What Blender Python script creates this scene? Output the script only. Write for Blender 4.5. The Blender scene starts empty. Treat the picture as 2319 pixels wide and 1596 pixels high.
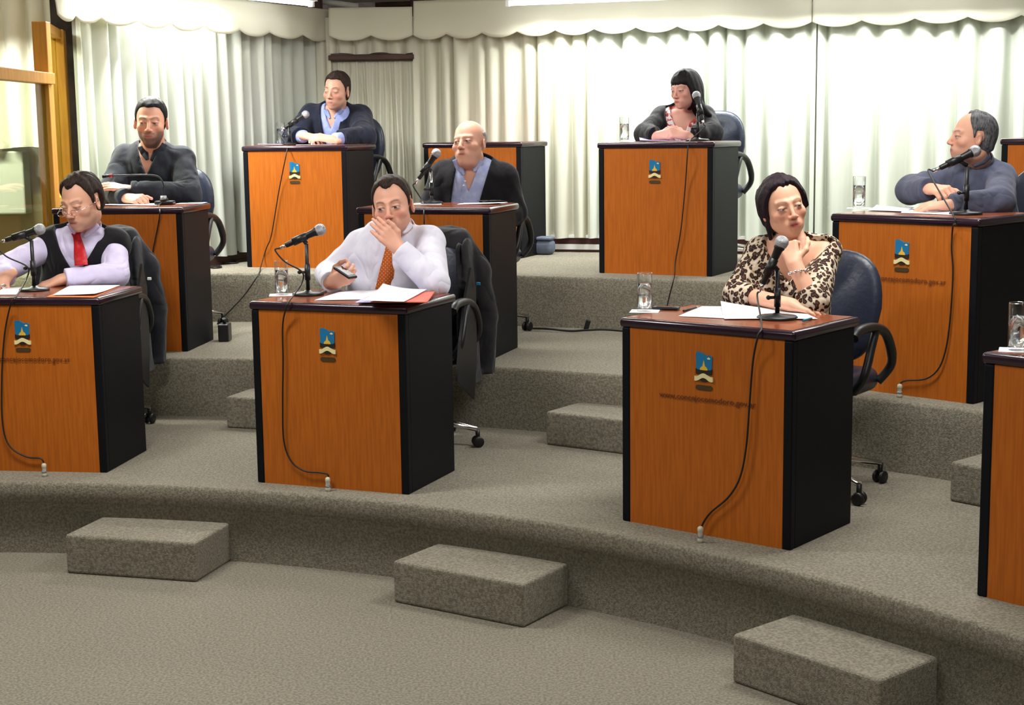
import bpy, bmesh, math, random
import numpy as np
from mathutils import Vector, Matrix
C = bpy.context.collection
SC = bpy.context.scene
random.seed(4)
PI = math.pi
# ---------------------------------------------------------------- camera
FPX, PITCH, ROLL, HC = 3447.6, 0.14602, -0.01325, 1.801
def setup_camera():
    cd = bpy.data.cameras.new('camera'); cam = bpy.data.objects.new('camera', cd); C.objects.link(cam)
    cd.sensor_width = 36; cd.lens = FPX / 2319 * 36; cd.clip_end = 60
    r = Vector((1, 0, 0)); up = Vector((0, math.sin(PITCH), math.cos(PITCH))); fw = Vector((0, math.cos(PITCH), -math.sin(PITCH)))
    c, s = math.cos(ROLL), math.sin(ROLL)
    X = r * c + up * s; Y = up * c - r * s; Z = -fw
    m = Matrix(((X.x, Y.x, Z.x, 0), (X.y, Y.y, Z.y, 0), (X.z, Y.z, Z.z, HC), (0, 0, 0, 1)))
    cam.matrix_world = m
    SC.camera = cam
setup_camera()
# ---------------------------------------------------------------- world, lamps, exposure
SC.view_settings.view_transform = 'Standard'; SC.view_settings.look = 'None'
SC.view_settings.gamma = 1; SC.view_settings.use_curve_mapping = False
SC.view_settings.exposure = 0.7
W_ = bpy.data.worlds.new('world'); SC.world = W_; W_.use_nodes = True
W_.node_tree.nodes['Background'].inputs[0].default_value = (.9, .95, 1, 1)
W_.node_tree.nodes['Background'].inputs[1].default_value = 0.5
def area_lamp(name, loc, size, power, rot=(0, 0, 0), col=(1, .985, .95)):
    l = bpy.data.lights.new(name, 'AREA'); l.shape = 'RECTANGLE'; l.size, l.size_y = size; l.energy = power; l.color = col
    o = bpy.data.objects.new(name, l); C.objects.link(o); o.location = loc; o.rotation_euler = rot
    return o
CEIL = 3.0
LAMPS = [(-1.9, 3.0, 24), (1.3, 3.0, 24), (-1.9, 5.6, 38), (1.3, 5.6, 36), (-.6, 8.6, 30), (2.6, 7.4, 20), (-.3, .4, 5)]   # ceiling fixtures out of frame; the last is a weak front fill added for the faces
for i, (x, y, p) in enumerate(LAMPS):
    area_lamp('ceiling_lamp', (x, y, CEIL - .09), (1.2, .3), p)
# ---------------------------------------------------------------- helpers
def lin(*c):
    return tuple(((x / 255) / 12.92 if x / 255 <= .04045 else ((x / 255 + .055) / 1.055) ** 2.4) for x in c)
def mat(name, col, rough=.6, metal=0., spec=.5, noise=0., nscale=20., bump=0., bscale=60., stretch=(1, 1, 1), trans=0., ior=1.45, emit=None, estr=0., col2=None, coat=0., sheen=0.):
    m = bpy.data.materials.new(name); m.use_nodes = True; nt = m.node_tree; b = nt.nodes['Principled BSDF']
    b.inputs['Base Color'].default_value = (*col, 1); b.inputs['Roughness'].default_value = rough; b.inputs['Metallic'].default_value = metal
    b.inputs['Specular IOR Level'].default_value = spec; b.inputs['IOR'].default_value = ior; b.inputs['Transmission Weight'].default_value = trans
    b.inputs['Coat Weight'].default_value = coat; b.inputs['Sheen Weight'].default_value = sheen
    if emit: b.inputs['Emission Color'].default_value = (*emit, 1); b.inputs['Emission Strength'].default_value = estr
    if noise or bump or col2:
        tc = nt.nodes.new('ShaderNodeTexCoord'); mp = nt.nodes.new('ShaderNodeMapping'); mp.inputs['Scale'].default_value = stretch
        nt.links.new(tc.outputs['Object'], mp.inputs['Vector'])
    if noise or col2:
        n = nt.nodes.new('ShaderNodeTexNoise'); n.inputs['Scale'].default_value = nscale; n.inputs['Detail'].default_value = 6
        nt.links.new(mp.outputs[0], n.inputs['Vector'])
        mx = nt.nodes.new('ShaderNodeMix'); mx.data_type = 'RGBA'
        c2 = col2 or tuple(x * (1 - noise) for x in col)
        mx.inputs[6].default_value = (*col, 1); mx.inputs[7].default_value = (*c2, 1)
        rp = nt.nodes.new('ShaderNodeValToRGB'); rp.color_ramp.elements[0].position = .38; rp.color_ramp.elements[1].position = .62
        nt.links.new(n.outputs[0], rp.inputs[0]); nt.links.new(rp.outputs[0], mx.inputs[0]); nt.links.new(mx.outputs[2], b.inputs['Base Color'])
    if bump:
        n2 = nt.nodes.new('ShaderNodeTexNoise'); n2.inputs['Scale'].default_value = bscale; n2.inputs['Detail'].default_value = 4
        nt.links.new(mp.outputs[0], n2.inputs['Vector'])
        bp = nt.nodes.new('ShaderNodeBump'); bp.inputs['Strength'].default_value = bump; bp.inputs['Distance'].default_value = .01
        nt.links.new(n2.outputs[0], bp.inputs['Height']); nt.links.new(bp.outputs[0], b.inputs['Normal'])
    return m
def carpet_mat():
    m = mat('carpet', lin(143, 138, 122), rough=.95, spec=.1, noise=.3, nscale=105, bump=.55, bscale=220, col2=lin(112, 105, 92), sheen=.1)
    return m
M = {}
M['carpet'] = carpet_mat()
M['wood'] = mat('orange_wood', lin(178, 96, 26), rough=.45, spec=.3, nscale=7, stretch=(14, 14, .8), col2=lin(164, 86, 22), bump=.03, bscale=40)
M['top_wood'] = mat('brown_wood', lin(140, 72, 40), rough=.22, spec=.5, nscale=6, stretch=(1, 12, 1), col2=lin(112, 56, 32))
M['black_panel'] = mat('black_panel', lin(9, 10, 16), rough=.55, spec=.2, bump=.12, bscale=260)
M['trim'] = mat('dark_trim', lin(38, 20, 34), rough=.18, spec=.7)
M['leather'] = mat('dark_leather', lin(38, 44, 60), rough=.38, spec=.5, bump=.15, bscale=45)
M['plastic'] = mat('black_plastic', lin(22, 22, 24), rough=.4)
M['chrome'] = mat('chrome', (.75, .72, .74), rough=.15, metal=1)
M['steel'] = mat('grille_steel', lin(170, 172, 178), rough=.35, metal=.8, bump=.6, bscale=420)
M['cable'] = mat('cable_black', lin(26, 22, 20), rough=.5)
M['plug'] = mat('clear_plug', lin(190, 185, 165), rough=.25)
M['paper'] = mat('paper', lin(236, 236, 244), rough=.8)
M['redpaper'] = mat('red_paper', lin(214, 100, 84), rough=.7)
M['lilac'] = mat('lilac_paper', lin(190, 176, 222), rough=.7)
M['orangepaper'] = mat('orange_paper', lin(205, 120, 70), rough=.7)
M['blue'] = mat('emblem_blue', lin(28, 112, 160), rough=.35)
M['yellow'] = mat('emblem_yellow', lin(222, 178, 60), rough=.4)
M['cream'] = mat('emblem_cream', lin(226, 214, 160), rough=.4)
M['ink'] = mat('dark_ink', lin(34, 30, 24), rough=.5)
M['plate'] = mat('bronze_plate', lin(78, 62, 36), rough=.45, metal=.3)
M['letters'] = mat('lettering_brown', lin(100, 46, 16), rough=.6)
M['white'] = mat('white_enamel', lin(240, 240, 236), rough=.4)
M['darkred'] = mat('dark_red_band', lin(78, 38, 36), rough=.5)
M['darkwood'] = mat('dark_brown_wood', lin(74, 46, 38), rough=.6, noise=.4, nscale=9, stretch=(1, 1, 6))
M['pine'] = mat('yellow_pine', lin(206, 148, 52), rough=.45, nscale=5, stretch=(10, 10, .7), col2=lin(188, 130, 44))
M['wallpaint'] = mat('wall_paint', lin(150, 148, 136), rough=.85)
M['tan'] = mat('tan_panel', lin(140, 126, 96), rough=.6)
M['rough_wall'] = mat('rough_boards', lin(120, 104, 96), rough=.85, nscale=8, col2=lin(92, 70, 62), bump=.4, bscale=30)
def cloth_curtain(name, c):
    m = mat(name, lin(*c), rough=.9, spec=.15, bump=.05, bscale=300)
    nt = m.node_tree; b = nt.nodes['Principled BSDF']; o = nt.nodes['Material Output']
    tr = nt.nodes.new('ShaderNodeBsdfTranslucent'); tr.inputs[0].default_value = (*lin(*c), 1)
    mx = nt.nodes.new('ShaderNodeMixShader'); mx.inputs[0].default_value = .2
    nt.links.new(b.outputs[0], mx.inputs[1]); nt.links.new(tr.outputs[0], mx.inputs[2]); nt.links.new(mx.outputs[0], o.inputs[0])
    return m
M['curtain'] = cloth_curtain('cream_curtain', (228, 226, 208))
M['curtain2'] = cloth_curtain('cool_curtain', (222, 226, 214))
def glass_mat(name, col=(1, 1, 1), rough=0.):
    m = bpy.data.materials.new(name); m.use_nodes = True; nt = m.node_tree; nt.nodes.remove(nt.nodes['Principled BSDF'])
    t = nt.nodes.new('ShaderNodeBsdfTransparent'); t.inputs[0].default_value = (*col, 1); g = nt.nodes.new('ShaderNodeBsdfGlossy'); g.inputs['Roughness'].default_value = .03
    f = nt.nodes.new('ShaderNodeLayerWeight'); f.inputs[0].default_value = .25; mx = nt.nodes.new('ShaderNodeMixShader'); nt.links.new(f.outputs['Facing'], mx.inputs[0])
    pw = nt.nodes.new('ShaderNodeMath'); pw.operation = 'MULTIPLY'; pw.inputs[1].default_value = .7; nt.links.new(f.outputs['Facing'], pw.inputs[0]); nt.links.new(pw.outputs[0], mx.inputs[0])
    nt.links.new(t.outputs[0], mx.inputs[1]); nt.links.new(g.outputs[0], mx.inputs[2]); nt.links.new(mx.outputs[0], nt.nodes['Material Output'].inputs[0]); return m
M['glass'] = glass_mat('clear_glass', (.97, .98, .98))
M['water'] = mat('water', (1, 1, 1), rough=0, trans=1, ior=1.33)
def pane_mat():
    m = bpy.data.materials.new('pane_glass'); m.use_nodes = True; nt = m.node_tree; nt.nodes.remove(nt.nodes['Principled BSDF'])
    t = nt.nodes.new('ShaderNodeBsdfTransparent'); t.inputs[0].default_value = (.78, .82, .72, 1)
    g = nt.nodes.new('ShaderNodeBsdfGlossy'); g.inputs['Roughness'].default_value = .02
    mx = nt.nodes.new('ShaderNodeMixShader'); mx.inputs[0].default_value = .1
    nt.links.new(t.outputs[0], mx.inputs[1]); nt.links.new(g.outputs[0], mx.inputs[2]); nt.links.new(mx.outputs[0], nt.nodes['Material Output'].inputs[0]); return m
M['pane'] = pane_mat()
M['tube'] = mat('lamp_tube', (1, 1, 1), emit=(1, 1, .98), estr=9)

def link(name, me, m=None, parent=None, smooth=False):
    o = bpy.data.objects.new(name, me); C.objects.link(o)
    if m is not None: me.materials.append(m)
    if parent is not None: o.parent = parent
    if smooth: me.polygons.foreach_set('use_smooth', [True] * len(me.polygons))
    return o
def tag(o, label=None, cat=None, group=None, kind=None):
    if label: o['label'] = label
    if cat: o['category'] = cat
    if group: o['group'] = group
    if kind: o['kind'] = kind
    return o
def empty(name, loc=(0, 0, 0), rz=0., label=None, cat=None, group=None):
    o = bpy.data.objects.new(name, None); C.objects.link(o); o.location = loc; o.rotation_euler = (0, 0, rz); o.empty_display_size = .1
    return tag(o, label, cat, group)
def copy_tree(o, parent=None):
    c = o.copy(); C.objects.link(c); c.parent = parent
    for ch in list(o.children): copy_tree(ch, c)
    return c
def catmull(P, n=8, closed=False):
    P = [Vector(p) for p in P]; out = []
    N = len(P)
    rng = range(N) if closed else range(N - 1)
    for i in rng:
        if closed: p0, p1, p2, p3 = P[(i - 1) % N], P[i], P[(i + 1) % N], P[(i + 2) % N]
        else: p0, p1, p2, p3 = P[max(i - 1, 0)], P[i], P[i + 1], P[min(i + 2, N - 1)]
        for k in range(n):
            t = k / n
            out.append(.5 * ((2 * p1) + (-p0 + p2) * t + (2 * p0 - 5 * p1 + 4 * p2 - p3) * t * t + (-p0 + 3 * p1 - 3 * p2 + p3) * t ** 3))
    if not closed: out.append(P[-1])
    return out
class MB:
    "collects shapes into one mesh"
    def __init__(s): s.b = bmesh.new()
    def box(s, lo, hi, bevel=0., seg=2, rot=None, mi=0):
        lo, hi = Vector(lo), Vector(hi); c = (lo + hi) / 2; d = hi - lo
        g = bmesh.ops.create_cube(s.b, size=1)
        vs = g['verts']
        for v in vs: v.co = Vector((v.co.x * d.x, v.co.y * d.y, v.co.z * d.z))
        fs = set(f for v in vs for f in v.link_faces)
        if bevel:
            es = list(set(e for v in vs for e in v.link_edges))
            r = bmesh.ops.bevel(s.b, geom=es, offset=bevel, segments=seg, profile=.5, affect='EDGES')
            fs = set(f for f in r['faces']) | set(f for f in fs if f.is_valid)
            vs = list(set(v for f in fs for v in f.verts))
        for v in vs: v.co = (rot @ v.co if rot else v.co) + c
        for f in fs: f.material_index = mi
        return s
    def tube(s, P, r, seg=8, cap=True, mi=0, flat=1.):
        P = [Vector(p) for p in P]; n = len(P); rr = r if isinstance(r, (list, tuple)) else [r] * n
        t0 = (P[1] - P[0]).normalized(); a = Vector((0, 0, 1)) if abs(t0.z) < .9 else Vector((1, 0, 0))
        nrm = t0.cross(a).normalized(); rings = []
        for i in range(n):
            t = (P[min(i + 1, n - 1)] - P[max(i - 1, 0)])
            t = t.normalized() if t.length > 1e-9 else t0
            nrm = (nrm - t * nrm.dot(t)); nrm = nrm.normalized() if nrm.length > 1e-6 else t.orthogonal().normalized(); bi = t.cross(nrm)
            rings.append([s.b.verts.new(P[i] + (nrm * math.cos(2 * PI * k / seg) + bi * math.sin(2 * PI * k / seg) * flat) * rr[i]) for k in range(seg)])
        for i in range(n - 1):
            for k in range(seg):
                f = s.b.faces.new((rings[i][k], rings[i][(k + 1) % seg], rings[i + 1][(k + 1) % seg], rings[i + 1][k])); f.material_index = mi; f.smooth = True
        if cap:
            s.b.faces.new(rings[0][::-1]).material_index = mi; s.b.faces.new(rings[-1]).material_index = mi
        return s
    def lathe(s, prof, seg=24, mi=0, M4=None, smooth=True):
        rings = []
        for r, z in prof:
            if r < 1e-6: rings.append([s.b.verts.new((0, 0, z))])
            else: rings.append([s.b.verts.new((r * math.cos(2 * PI * k / seg), r * math.sin(2 * PI * k / seg), z)) for k in range(seg)])
        for A, B in zip(rings, rings[1:]):
            for k in range(seg):
                j = (k + 1) % seg
                if len(A) == 1 and len(B) == 1: continue
                vs = (A[0], B[j], B[k]) if len(A) == 1 else ((A[k], A[j], B[0]) if len(B) == 1 else (A[k], A[j], B[j], B[k]))
                f = s.b.faces.new(vs); f.material_index = mi; f.smooth = smooth
        if M4:
            for ring in rings:
                for v in ring: v.co = M4 @ v.co
        return s
    def prism(s, pts, z0, z1, mi=0, axis='z'):
        "polygon in a plane extruded; axis y: pts are (x, z) and z0..z1 run along y"
        f3 = (lambda p, w: (p[0], p[1], w)) if axis == 'z' else ((lambda p, w: (p[0], w, p[1])) if axis == 'y' else (lambda p, w: (w, p[0], p[1])))
        a = [s.b.verts.new(f3(p, z0)) for p in pts]; b = [s.b.verts.new(f3(p, z1)) for p in pts]
        n = len(pts)
        F = [s.b.faces.new(a[::-1]), s.b.faces.new(b)] + [s.b.faces.new((a[i], a[(i + 1) % n], b[(i + 1) % n], b[i])) for i in range(n)]
        for f in F: f.material_index = mi
        return s
    def grid(s, fn, nu, nv, mi=0, smooth=True, thick=0.):
        V = [[s.b.verts.new(fn(i / nu, j / nv)) for j in range(nv + 1)] for i in range(nu + 1)]
        for i in range(nu):
            for j in range(nv):
                f = s.b.faces.new((V[i][j], V[i + 1][j], V[i + 1][j + 1], V[i][j + 1])); f.smooth = smooth; f.material_index = mi
        return s
    def ball(s, c, r, seg=14, mi=0, scale=(1, 1, 1)):
        g = bmesh.ops.create_uvsphere(s.b, u_segments=seg, v_segments=max(6, seg // 2), radius=r)
        for v in g['verts']: v.co = Vector((v.co.x * scale[0], v.co.y * scale[1], v.co.z * scale[2])) + Vector(c)
        for f in set(f for v in g['verts'] for f in v.link_faces): f.smooth = True; f.material_index = mi
        return s
    def xf(s, M4):
        for v in s.b.verts: v.co = M4 @ v.co
        return s
    def build(s, name, m, parent=None, recalc=True, smooth=False):
        if recalc: bmesh.ops.recalc_face_normals(s.b, faces=s.b.faces[:])
        me = bpy.data.meshes.new(name); s.b.to_mesh(me); s.b.free()
        o = bpy.data.objects.new(name, me); C.objects.link(o)
        for x in (m if isinstance(m, (list, tuple)) else [m]): me.materials.append(x)
        if smooth: me.polygons.foreach_set('use_smooth', [True] * len(me.polygons))
        if parent is not None: o.parent = parent
        return o
def solidify(o, t, offset=0):
    md = o.modifiers.new('thickness', 'SOLIDIFY'); md.thickness = t; md.offset = offset; return o
def ray(px, py):
    a, b = px - 1159.5, py - 798; c, s = math.cos(ROLL), math.sin(ROLL)
    u = (c * a + s * b) / FPX; v = (-s * a + c * b) / FPX
    return Vector((u, math.cos(PITCH) - v * math.sin(PITCH), -math.sin(PITCH) - v * math.cos(PITCH)))
def at(px, py, Y):
    "world point seen at that spot of the photograph at ground distance Y"
    d = ray(px, py); t = Y / d.y; return Vector((d.x * t, Y, HC + d.z * t))
def atz(px, py, z):
    d = ray(px, py); t = (z - HC) / d.z; return Vector((d.x * t, d.y * t, z))
# ---------------------------------------------------------------- the room
T1, T2, T3 = .316, .627, .931
TZ = {0: 0., 1: T1, 2: T2, 3: T3}
CX, CY, R1, R2, R3 = -2.548, 1.674, 4.789, 6.323, 7.837
def tier(name, r0, r1, z, zlow, lip=.0):
    b = MB(); prof = [(r0, zlow), (r0, z - .09), (r0 - lip, z - .088), (r0 - lip, z - .016), (r0 - lip + .005, z - .004), (r0 + .016 - lip, z), (r1, z)]
    n = 96; a0, a1 = math.radians(150), math.radians(-12); cols = []
    for i in range(n + 1):
        a = a0 + (a1 - a0) * i / n
        cols.append([b.b.verts.new((CX + r * math.cos(a), CY + r * math.sin(a), zz)) for r, zz in prof])
    for A, B in zip(cols, cols[1:]):
        for k in range(len(prof) - 1):
            f = b.b.faces.new((A[k], A[k + 1], B[k + 1], B[k])); f.smooth = True
    o = b.build(name, M['carpet'], recalc=False); 
    for e in o.data.edges: pass
    tag(o, kind='structure'); return o
b = MB(); b.box((-6.4, -3.2, -.1), (5.2, 13.2, 0)); tag(b.build('floor', M['carpet']), kind='structure')
tier('platform_tier', R1, R2 + .02, T1, 0, .004); tier('platform_tier', R2, R3 + .02, T2, T1); tier('platform_tier', R3, 13, T3, T2)
b = MB(); b.box((-6.4, -3.2, CEIL), (5.2, 11.9, CEIL + .1)); tag(b.build('ceiling', M['white']), kind='structure')
b = MB(); b.box((-6.5, -3.2, 0), (-6.4, 13.2, CEIL)); tag(b.build('wall_left', M['wallpaint']), kind='structure')
b = MB(); b.box((5.2, -3.2, 0), (5.3, 13.2, CEIL)); tag(b.build('wall_right', M['wallpaint']), kind='structure')
b = MB(); b.box((-6.4, -3.3, 0), (5.2, -3.2, CEIL)); tag(b.build('wall_front', M['wallpaint']), kind='structure')
b = MB(); b.box((-6.4, 13.1, 0), (5.2, 13.2, 3.6)); tag(b.build('wall_back', M['rough_wall']), kind='structure')
# plan lines of the glazed walls behind the curtains
LW = (Vector((-2.66, 8.72, 0)), Vector((-1.42, 11.12, 0)))
RW = (Vector((-.66, 11.12, 0)), Vector((3.75, 9.76, 0)))
def hit(px, line, off=0.):
    "point of a plan line that is seen at column px (near row 300)"
    A, B = line; d = B - A; n = Vector((d.y, -d.x, 0)).normalized()
    A = A + n * off
    r = ray(px, 200); t = (A.x * d.y - A.y * d.x) / (r.x * d.y - r.y * d.x)
    return Vector((r.x * t, r.y * t, 0))
def wall_band(name, line, z0, z1, off, th, m, ext=0., kind='structure'):
    A, B = line; d = (B - A).normalized(); n = Vector((d.y, -d.x, 0))
    if line is LW: A = hit(214, LW)
    p = [A - d * ext + n * off, B + n * off, B + n * (off - th), A - d * ext + n * (off - th)]
    b = MB(); b.prism([(q.x, q.y) for q in p], z0, z1); o = b.build(name, m)
    if kind: tag(o, kind=kind)
    return o
DW = (Vector((-1.42, 11.12, 0)), Vector((-.66, 11.12, 0)))
# rear walls: low sill, white frames, glazing band, brown header
wall_band('wall_back', LW, T2, T3 + .02, .02, .1, M['darkwood'])
wall_band('baseboard_left', LW, T3 + .02, T3 + .075, .01, .08, M['darkwood'])
wall_band('baseboard_back', RW, T3, T3 + .018, .012, .08, M['darkred'])
wall_band('trim_1', RW, T3 + .018, T3 + .055, .02, .08, M['white'])
wall_band('trim_2', RW, T3 + .055, T3 + .10, .0, .08, M['darkred'])
wall_band('trim_3', RW, T3 + .10, T3 + .12, .02, .08, M['white'])
wall_band('wall_back', LW, T3 + .07, 2.62, -.1, .05, M['wallpaint'])
wall_band('wall_back', RW, T3 + .12, 2.62, -.14, .05, M['wallpaint'])
wall_band('wall_back', DW, T3, 2.3, -.12, .05, M['wallpaint'])
wall_band('baseboard_back', DW, T3, T3 + .09, -.02, .05, M['darkwood'])
# the plank structure glimpsed over the valance
for i, (x0, x1, y0, m_) in enumerate(((-2.3, .6, 11.7, 'white'), (-2.3, .6, 12.1, 'rough_wall'))):
    b = MB(); b.box((x0, y0, 2.78 + .03 * i), (x1, y0 + .3, 2.86 + .03 * i)); tag(b.build('ceiling_board', M[m_]), 'board of the roof structure above the valance, %s' % ('painted white' if i == 0 else 'rough grey brown'), 'board')
for i, (px_, w_) in enumerate(((717, .07), (945, .1), (1010, .02))):
    p = at(px_, 5, 11.35); b = MB(); b.box((p.x - w_ / 2, 11.3, 2.6), (p.x + w_ / 2, 11.42, 3.0), .006)
    tag(b.build('roof_post', M['darkwood']), ['short dark wooden post above the valance beside the first tube lamp', 'wide dark wooden post above the valance seam', 'thin dark wooden batten above the valance, right of the wide post'][i], 'post')
for i, (pa, pb) in enumerate((((718, 2), (812, 14)), ((850, 12), (1130, 0)), ((960, 16), (1150, 9)))):
    A = at(*pa, 11.5 + i * .1); B = at(*pb, 11.5 + i * .1); b = MB(); b.tube([A, B], .022, 6)
    tag(b.build('roof_batten', M[['white', 'darkwood', 'white'][i]]), ['pale batten sloping down beside the short dark post', 'dark batten sloping up behind the wide dark post', 'pale batten lying just above the valance at its seam'][i], 'batten')
# ---------------------------------------------------------------- curtains
def fold_fn(rng, n):
    "irregular pleats: phase positions along the run"
    xs = [0.]; 
    while xs[-1] < n: xs.append(xs[-1] + rng.uniform(.65, 1.4))
    amp = [rng.uniform(.55, 1.25) for _ in xs]
    return xs, amp
def curtain(name, A, B, z0, z1, wave, amp, m, seed, gather=.6, flare=None, hem=0., slit=None):
    rng = random.Random(seed); L = (B - A).length; d = (B - A).normalized(); n = Vector((d.y, -d.x, 0))
    xs, am = fold_fn(rng, L / wave)
    tot = xs[-1]; nu = max(24, int(L / .009)); nv = 22
    tilt = [rng.uniform(-.4, .4) for _ in xs]
    def f(u, v):
        s = u * tot
        k = max(0, min(len(xs) - 2, int(np.searchsorted(xs, s) - 1))); t = (s - xs[k]) / (xs[k + 1] - xs[k])
        h = v
        a = am[k] * (1 - t) + am[k + 1] * t
        w = math.cos(2 * PI * t); w = math.copysign(abs(w) ** .75, w)
        off = amp * a * w * (.75 + .25 * (1 - h)) + .006 * math.sin(s * 9 + h * 3)
        sx = (tilt[k] * (1 - t) + tilt[k + 1] * t) * .03 * (1 - h)
        uu = u * L + .012 * math.sin(2 * PI * t) * a + sx * math.sin(PI * u)
        if slit: uu = uu * 1 + slit * (1 - h) * (u - .0) 
        z = z0 + (z1 - z0) * h
        if h == 0: z += .006 * math.sin(s * 2.1)
        p = A + d * uu + n * off
        return (p.x, p.y, z)
    b = MB(); b.grid(f, nu, nv); o = b.build(name, m, recalc=False); return o
VT = 2.435
cur = [
 ('cream curtain between glass booth and the brown doorway', hit(176, LW, .02), LW[1] + Vector((0, -.0, 0)), T3 + .06, 2.6, .12, .05, 'curtain2', 3, None),
 ('short cream curtain gathered above the doorway header', hit(750, DW, .03), hit(938, DW, .03), 2.345, 2.62, .12, .025, 'curtain', 5, None),
 ('cream curtain running from the doorway to behind the empty desk', hit(940, RW, .03), hit(1341, RW, .03), T3 + .10, 2.6, .125, .04, 'curtain', 9, -.006),
 ('cream curtain behind the woman with the fringe', hit(1338, RW, .03), hit(1848, RW, .03), T3 + .10, 2.6, .14, .058, 'curtain2', 11, None),
 ('cream curtain on the right, behind the man in the grey blue shirt', hit(1852, RW, .03), RW[1], T3 + .10, 2.6, .155, .06, 'curtain2', 14, None)]
cur.insert(1, ('narrow cream curtain end turning the corner to the doorway', LW[1] + Vector((.0, -.01, 0)), hit(752, DW, .03), T3 + .06, 2.6, .1, .022, 'curtain', 17, None))
for lab, A, B, z0, z1, wv, am_, mm, sd, sl in cur:
    tag(curtain('curtain', A, B, z0, z1, wv, am_, M[mm], sd, slit=sl), lab, 'curtain')
# door curtain with ruffled heading under a dark header bar
A, B = hit(748, DW, .0), hit(940, DW, .0)
def dc(u, v):
    z = T3 + .08 + (2.29 - T3 - .08) * v
    hd = max(0, (v - .93) / .07)
    off = (.012 * math.sin(u * 95 + .6 * math.sin(u * 17)) + .01 * math.sin(u * 37)) * (1 - hd * .6) + .005 * math.sin(u * 260) * hd * (1 if v < 1 else .3)
    p = A + (B - A) * u; return (p.x + .004 * math.sin(v * 9 + u * 20), p.y + off, z)
b = MB(); b.grid(dc, 170, 30); tag(b.build('door_curtain', M['curtain'], recalc=False), 'narrow gathered cream curtain hanging in the doorway below the brown header', 'curtain')
b = MB(); b.box((A.x, 11.05, 2.3), (B.x, 11.16, 2.335), .004); tag(b.build('trim_4', M['darkwood']), kind='structure')
# valances with scalloped hem
def valance(name, pts_px, line, z_top, lab, first=None, last=None):
    P = [hit(p, line, .13) for p in pts_px]
    A, B = P[0], P[-1]; L = (B - A).length; d = (B - A) / L; n = Vector((d.y, -d.x, 0))
    ss = [(p - A).dot(d) for p in P]; nu = 14
    b = MB(); cols = []
    for i in range(len(ss) - 1):
        for k in range(nu + (1 if i == len(ss) - 2 else 0)):
            t = k / nu; s = ss[i] + (ss[i + 1] - ss[i]) * t; dip = .036 * (1 - abs(2 * t - 1) ** 2.2)
            zb = VT + .03 - dip; col = []
            for j in range(11):
                h = j / 10; z = zb + (z_top - zb) * h
                off = .012 * math.sin(s * 8.5 + 1) * (1 - h) + .008 * math.sin(s * 21) * (1 - h) - .015 * h
                p = A + d * s + n * off; col.append(b.b.verts.new((p.x, p.y, z)))
            cols.append(col)
    for a_, b_ in zip(cols, cols[1:]):
        for j in range(10):
            f = b.b.faces.new((a_[j], b_[j], b_[j + 1], a_[j + 1])); f.smooth = True
    o = b.build(name, M['curtain'], recalc=False); solidify(o, .003); tag(o, lab, 'valance')
    return A, B
lpx = [136, 176, 237, 316, 391, 468, 547, 619, 688, 757]
valance('valance', lpx, LW, 2.66, 'scalloped cream valance over the left wall curtain')
valance('valance', [749, 843, 937], (Vector((-1.5, 11.1, 0)), Vector((-.6, 11.1, 0))), 2.66, 'short scalloped cream valance crossing over the doorway')
valance('valance', [939, 1012, 1091, 1173, 1258, 1346, 1441, 1533, 1627, 1728, 1836], RW, 2.70, 'long scalloped cream valance from the doorway seam to the second seam')
valance('valance', [1838, 1948, 2068, 2187, 2308, 2430], RW, 2.86, 'scalloped cream valance at the right end of the rear wall')
# tube lamps in front of the valances
def tube_lamp(A, B, lab, dz=0.):
    A, B = Vector(A), Vector(B); d = (B - A); L = d.length
    t = empty('tube_lamp', (A + B) / 2, math.atan2(d.y, d.x), lab, 'ceiling lamp')
    b = MB(); b.prism([(-.055, .0), (.055, .0), (.035, .035), (-.035, .035)], -L / 2, L / 2, axis='x'); b.build('lamp_housing', M['white'], t)
    b = MB(); b.tube([(-L / 2 + .02, 0, -.016), (L / 2 - .02, 0, -.016)], .014, 10); b.build('tube', M['tube'], t)
    for s in (-1, 1):
        b = MB(); b.box((s * L / 2 - .012, -.02, -.035), (s * L / 2 + .012, .02, .003), .003); b.build('lamp_holder', M['white'], t)
        b = MB(); b.tube([(s * L * .35, 0, .035), (s * L * .35, 0, CEIL - A.z)], .006, 6); b.build('hanging_rod', M['white'], t)
# ---------------------------------------------------------------- lamps by the curtains (they wash the upper folds white)
LAMPZ = 2.66
tube_lamp(at(705, 12, 10.45).xy.to_3d() + Vector((0, 0, LAMPZ)), Vector((-2.3, 8.75, LAMPZ)), 'white tube lamp hanging before the left end of the curtains')
p0 = at(1150, 10, 10.48); 
tube_lamp((p0.x, p0.y, LAMPZ - .012), (p0.x + 1.5, p0.y - .47, LAMPZ - .012), 'white tube lamp hanging near the valance between its two seams')
tube_lamp((p0.x + 1.65, p0.y - .56, 2.74), (p0.x + 3.1, p0.y - 1.0, 2.74), 'white tube lamp hanging above the right end of the curtains, out of frame')
tube_lamp((-4.4, 8.9, 2.72), (-3.1, 8.9, 2.72), 'white tube lamp above the glass booth, out of frame')
for (a_, b_, p_) in (((-2.42, 8.85), (-1.86, 10.0), 50), ((p0.x + .1, p0.y), (p0.x + 1.5, p0.y - .47), 27), ((p0.x + 1.65, p0.y - .56), (p0.x + 3.1, p0.y - 1.), 27), ((-4.4, 9.), (-3.0, 9.), 110)):
    d_ = Vector(b_) - Vector(a_)
    area_lamp('tube_light', ((a_[0] + b_[0]) / 2, (a_[1] + b_[1]) / 2, LAMPZ - .05), (d_.length, .06), p_, rot=(0, 0, math.atan2(d_.y, d_.x)), col=(.97, 1, .97)).data.spread = math.radians(150)
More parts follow.
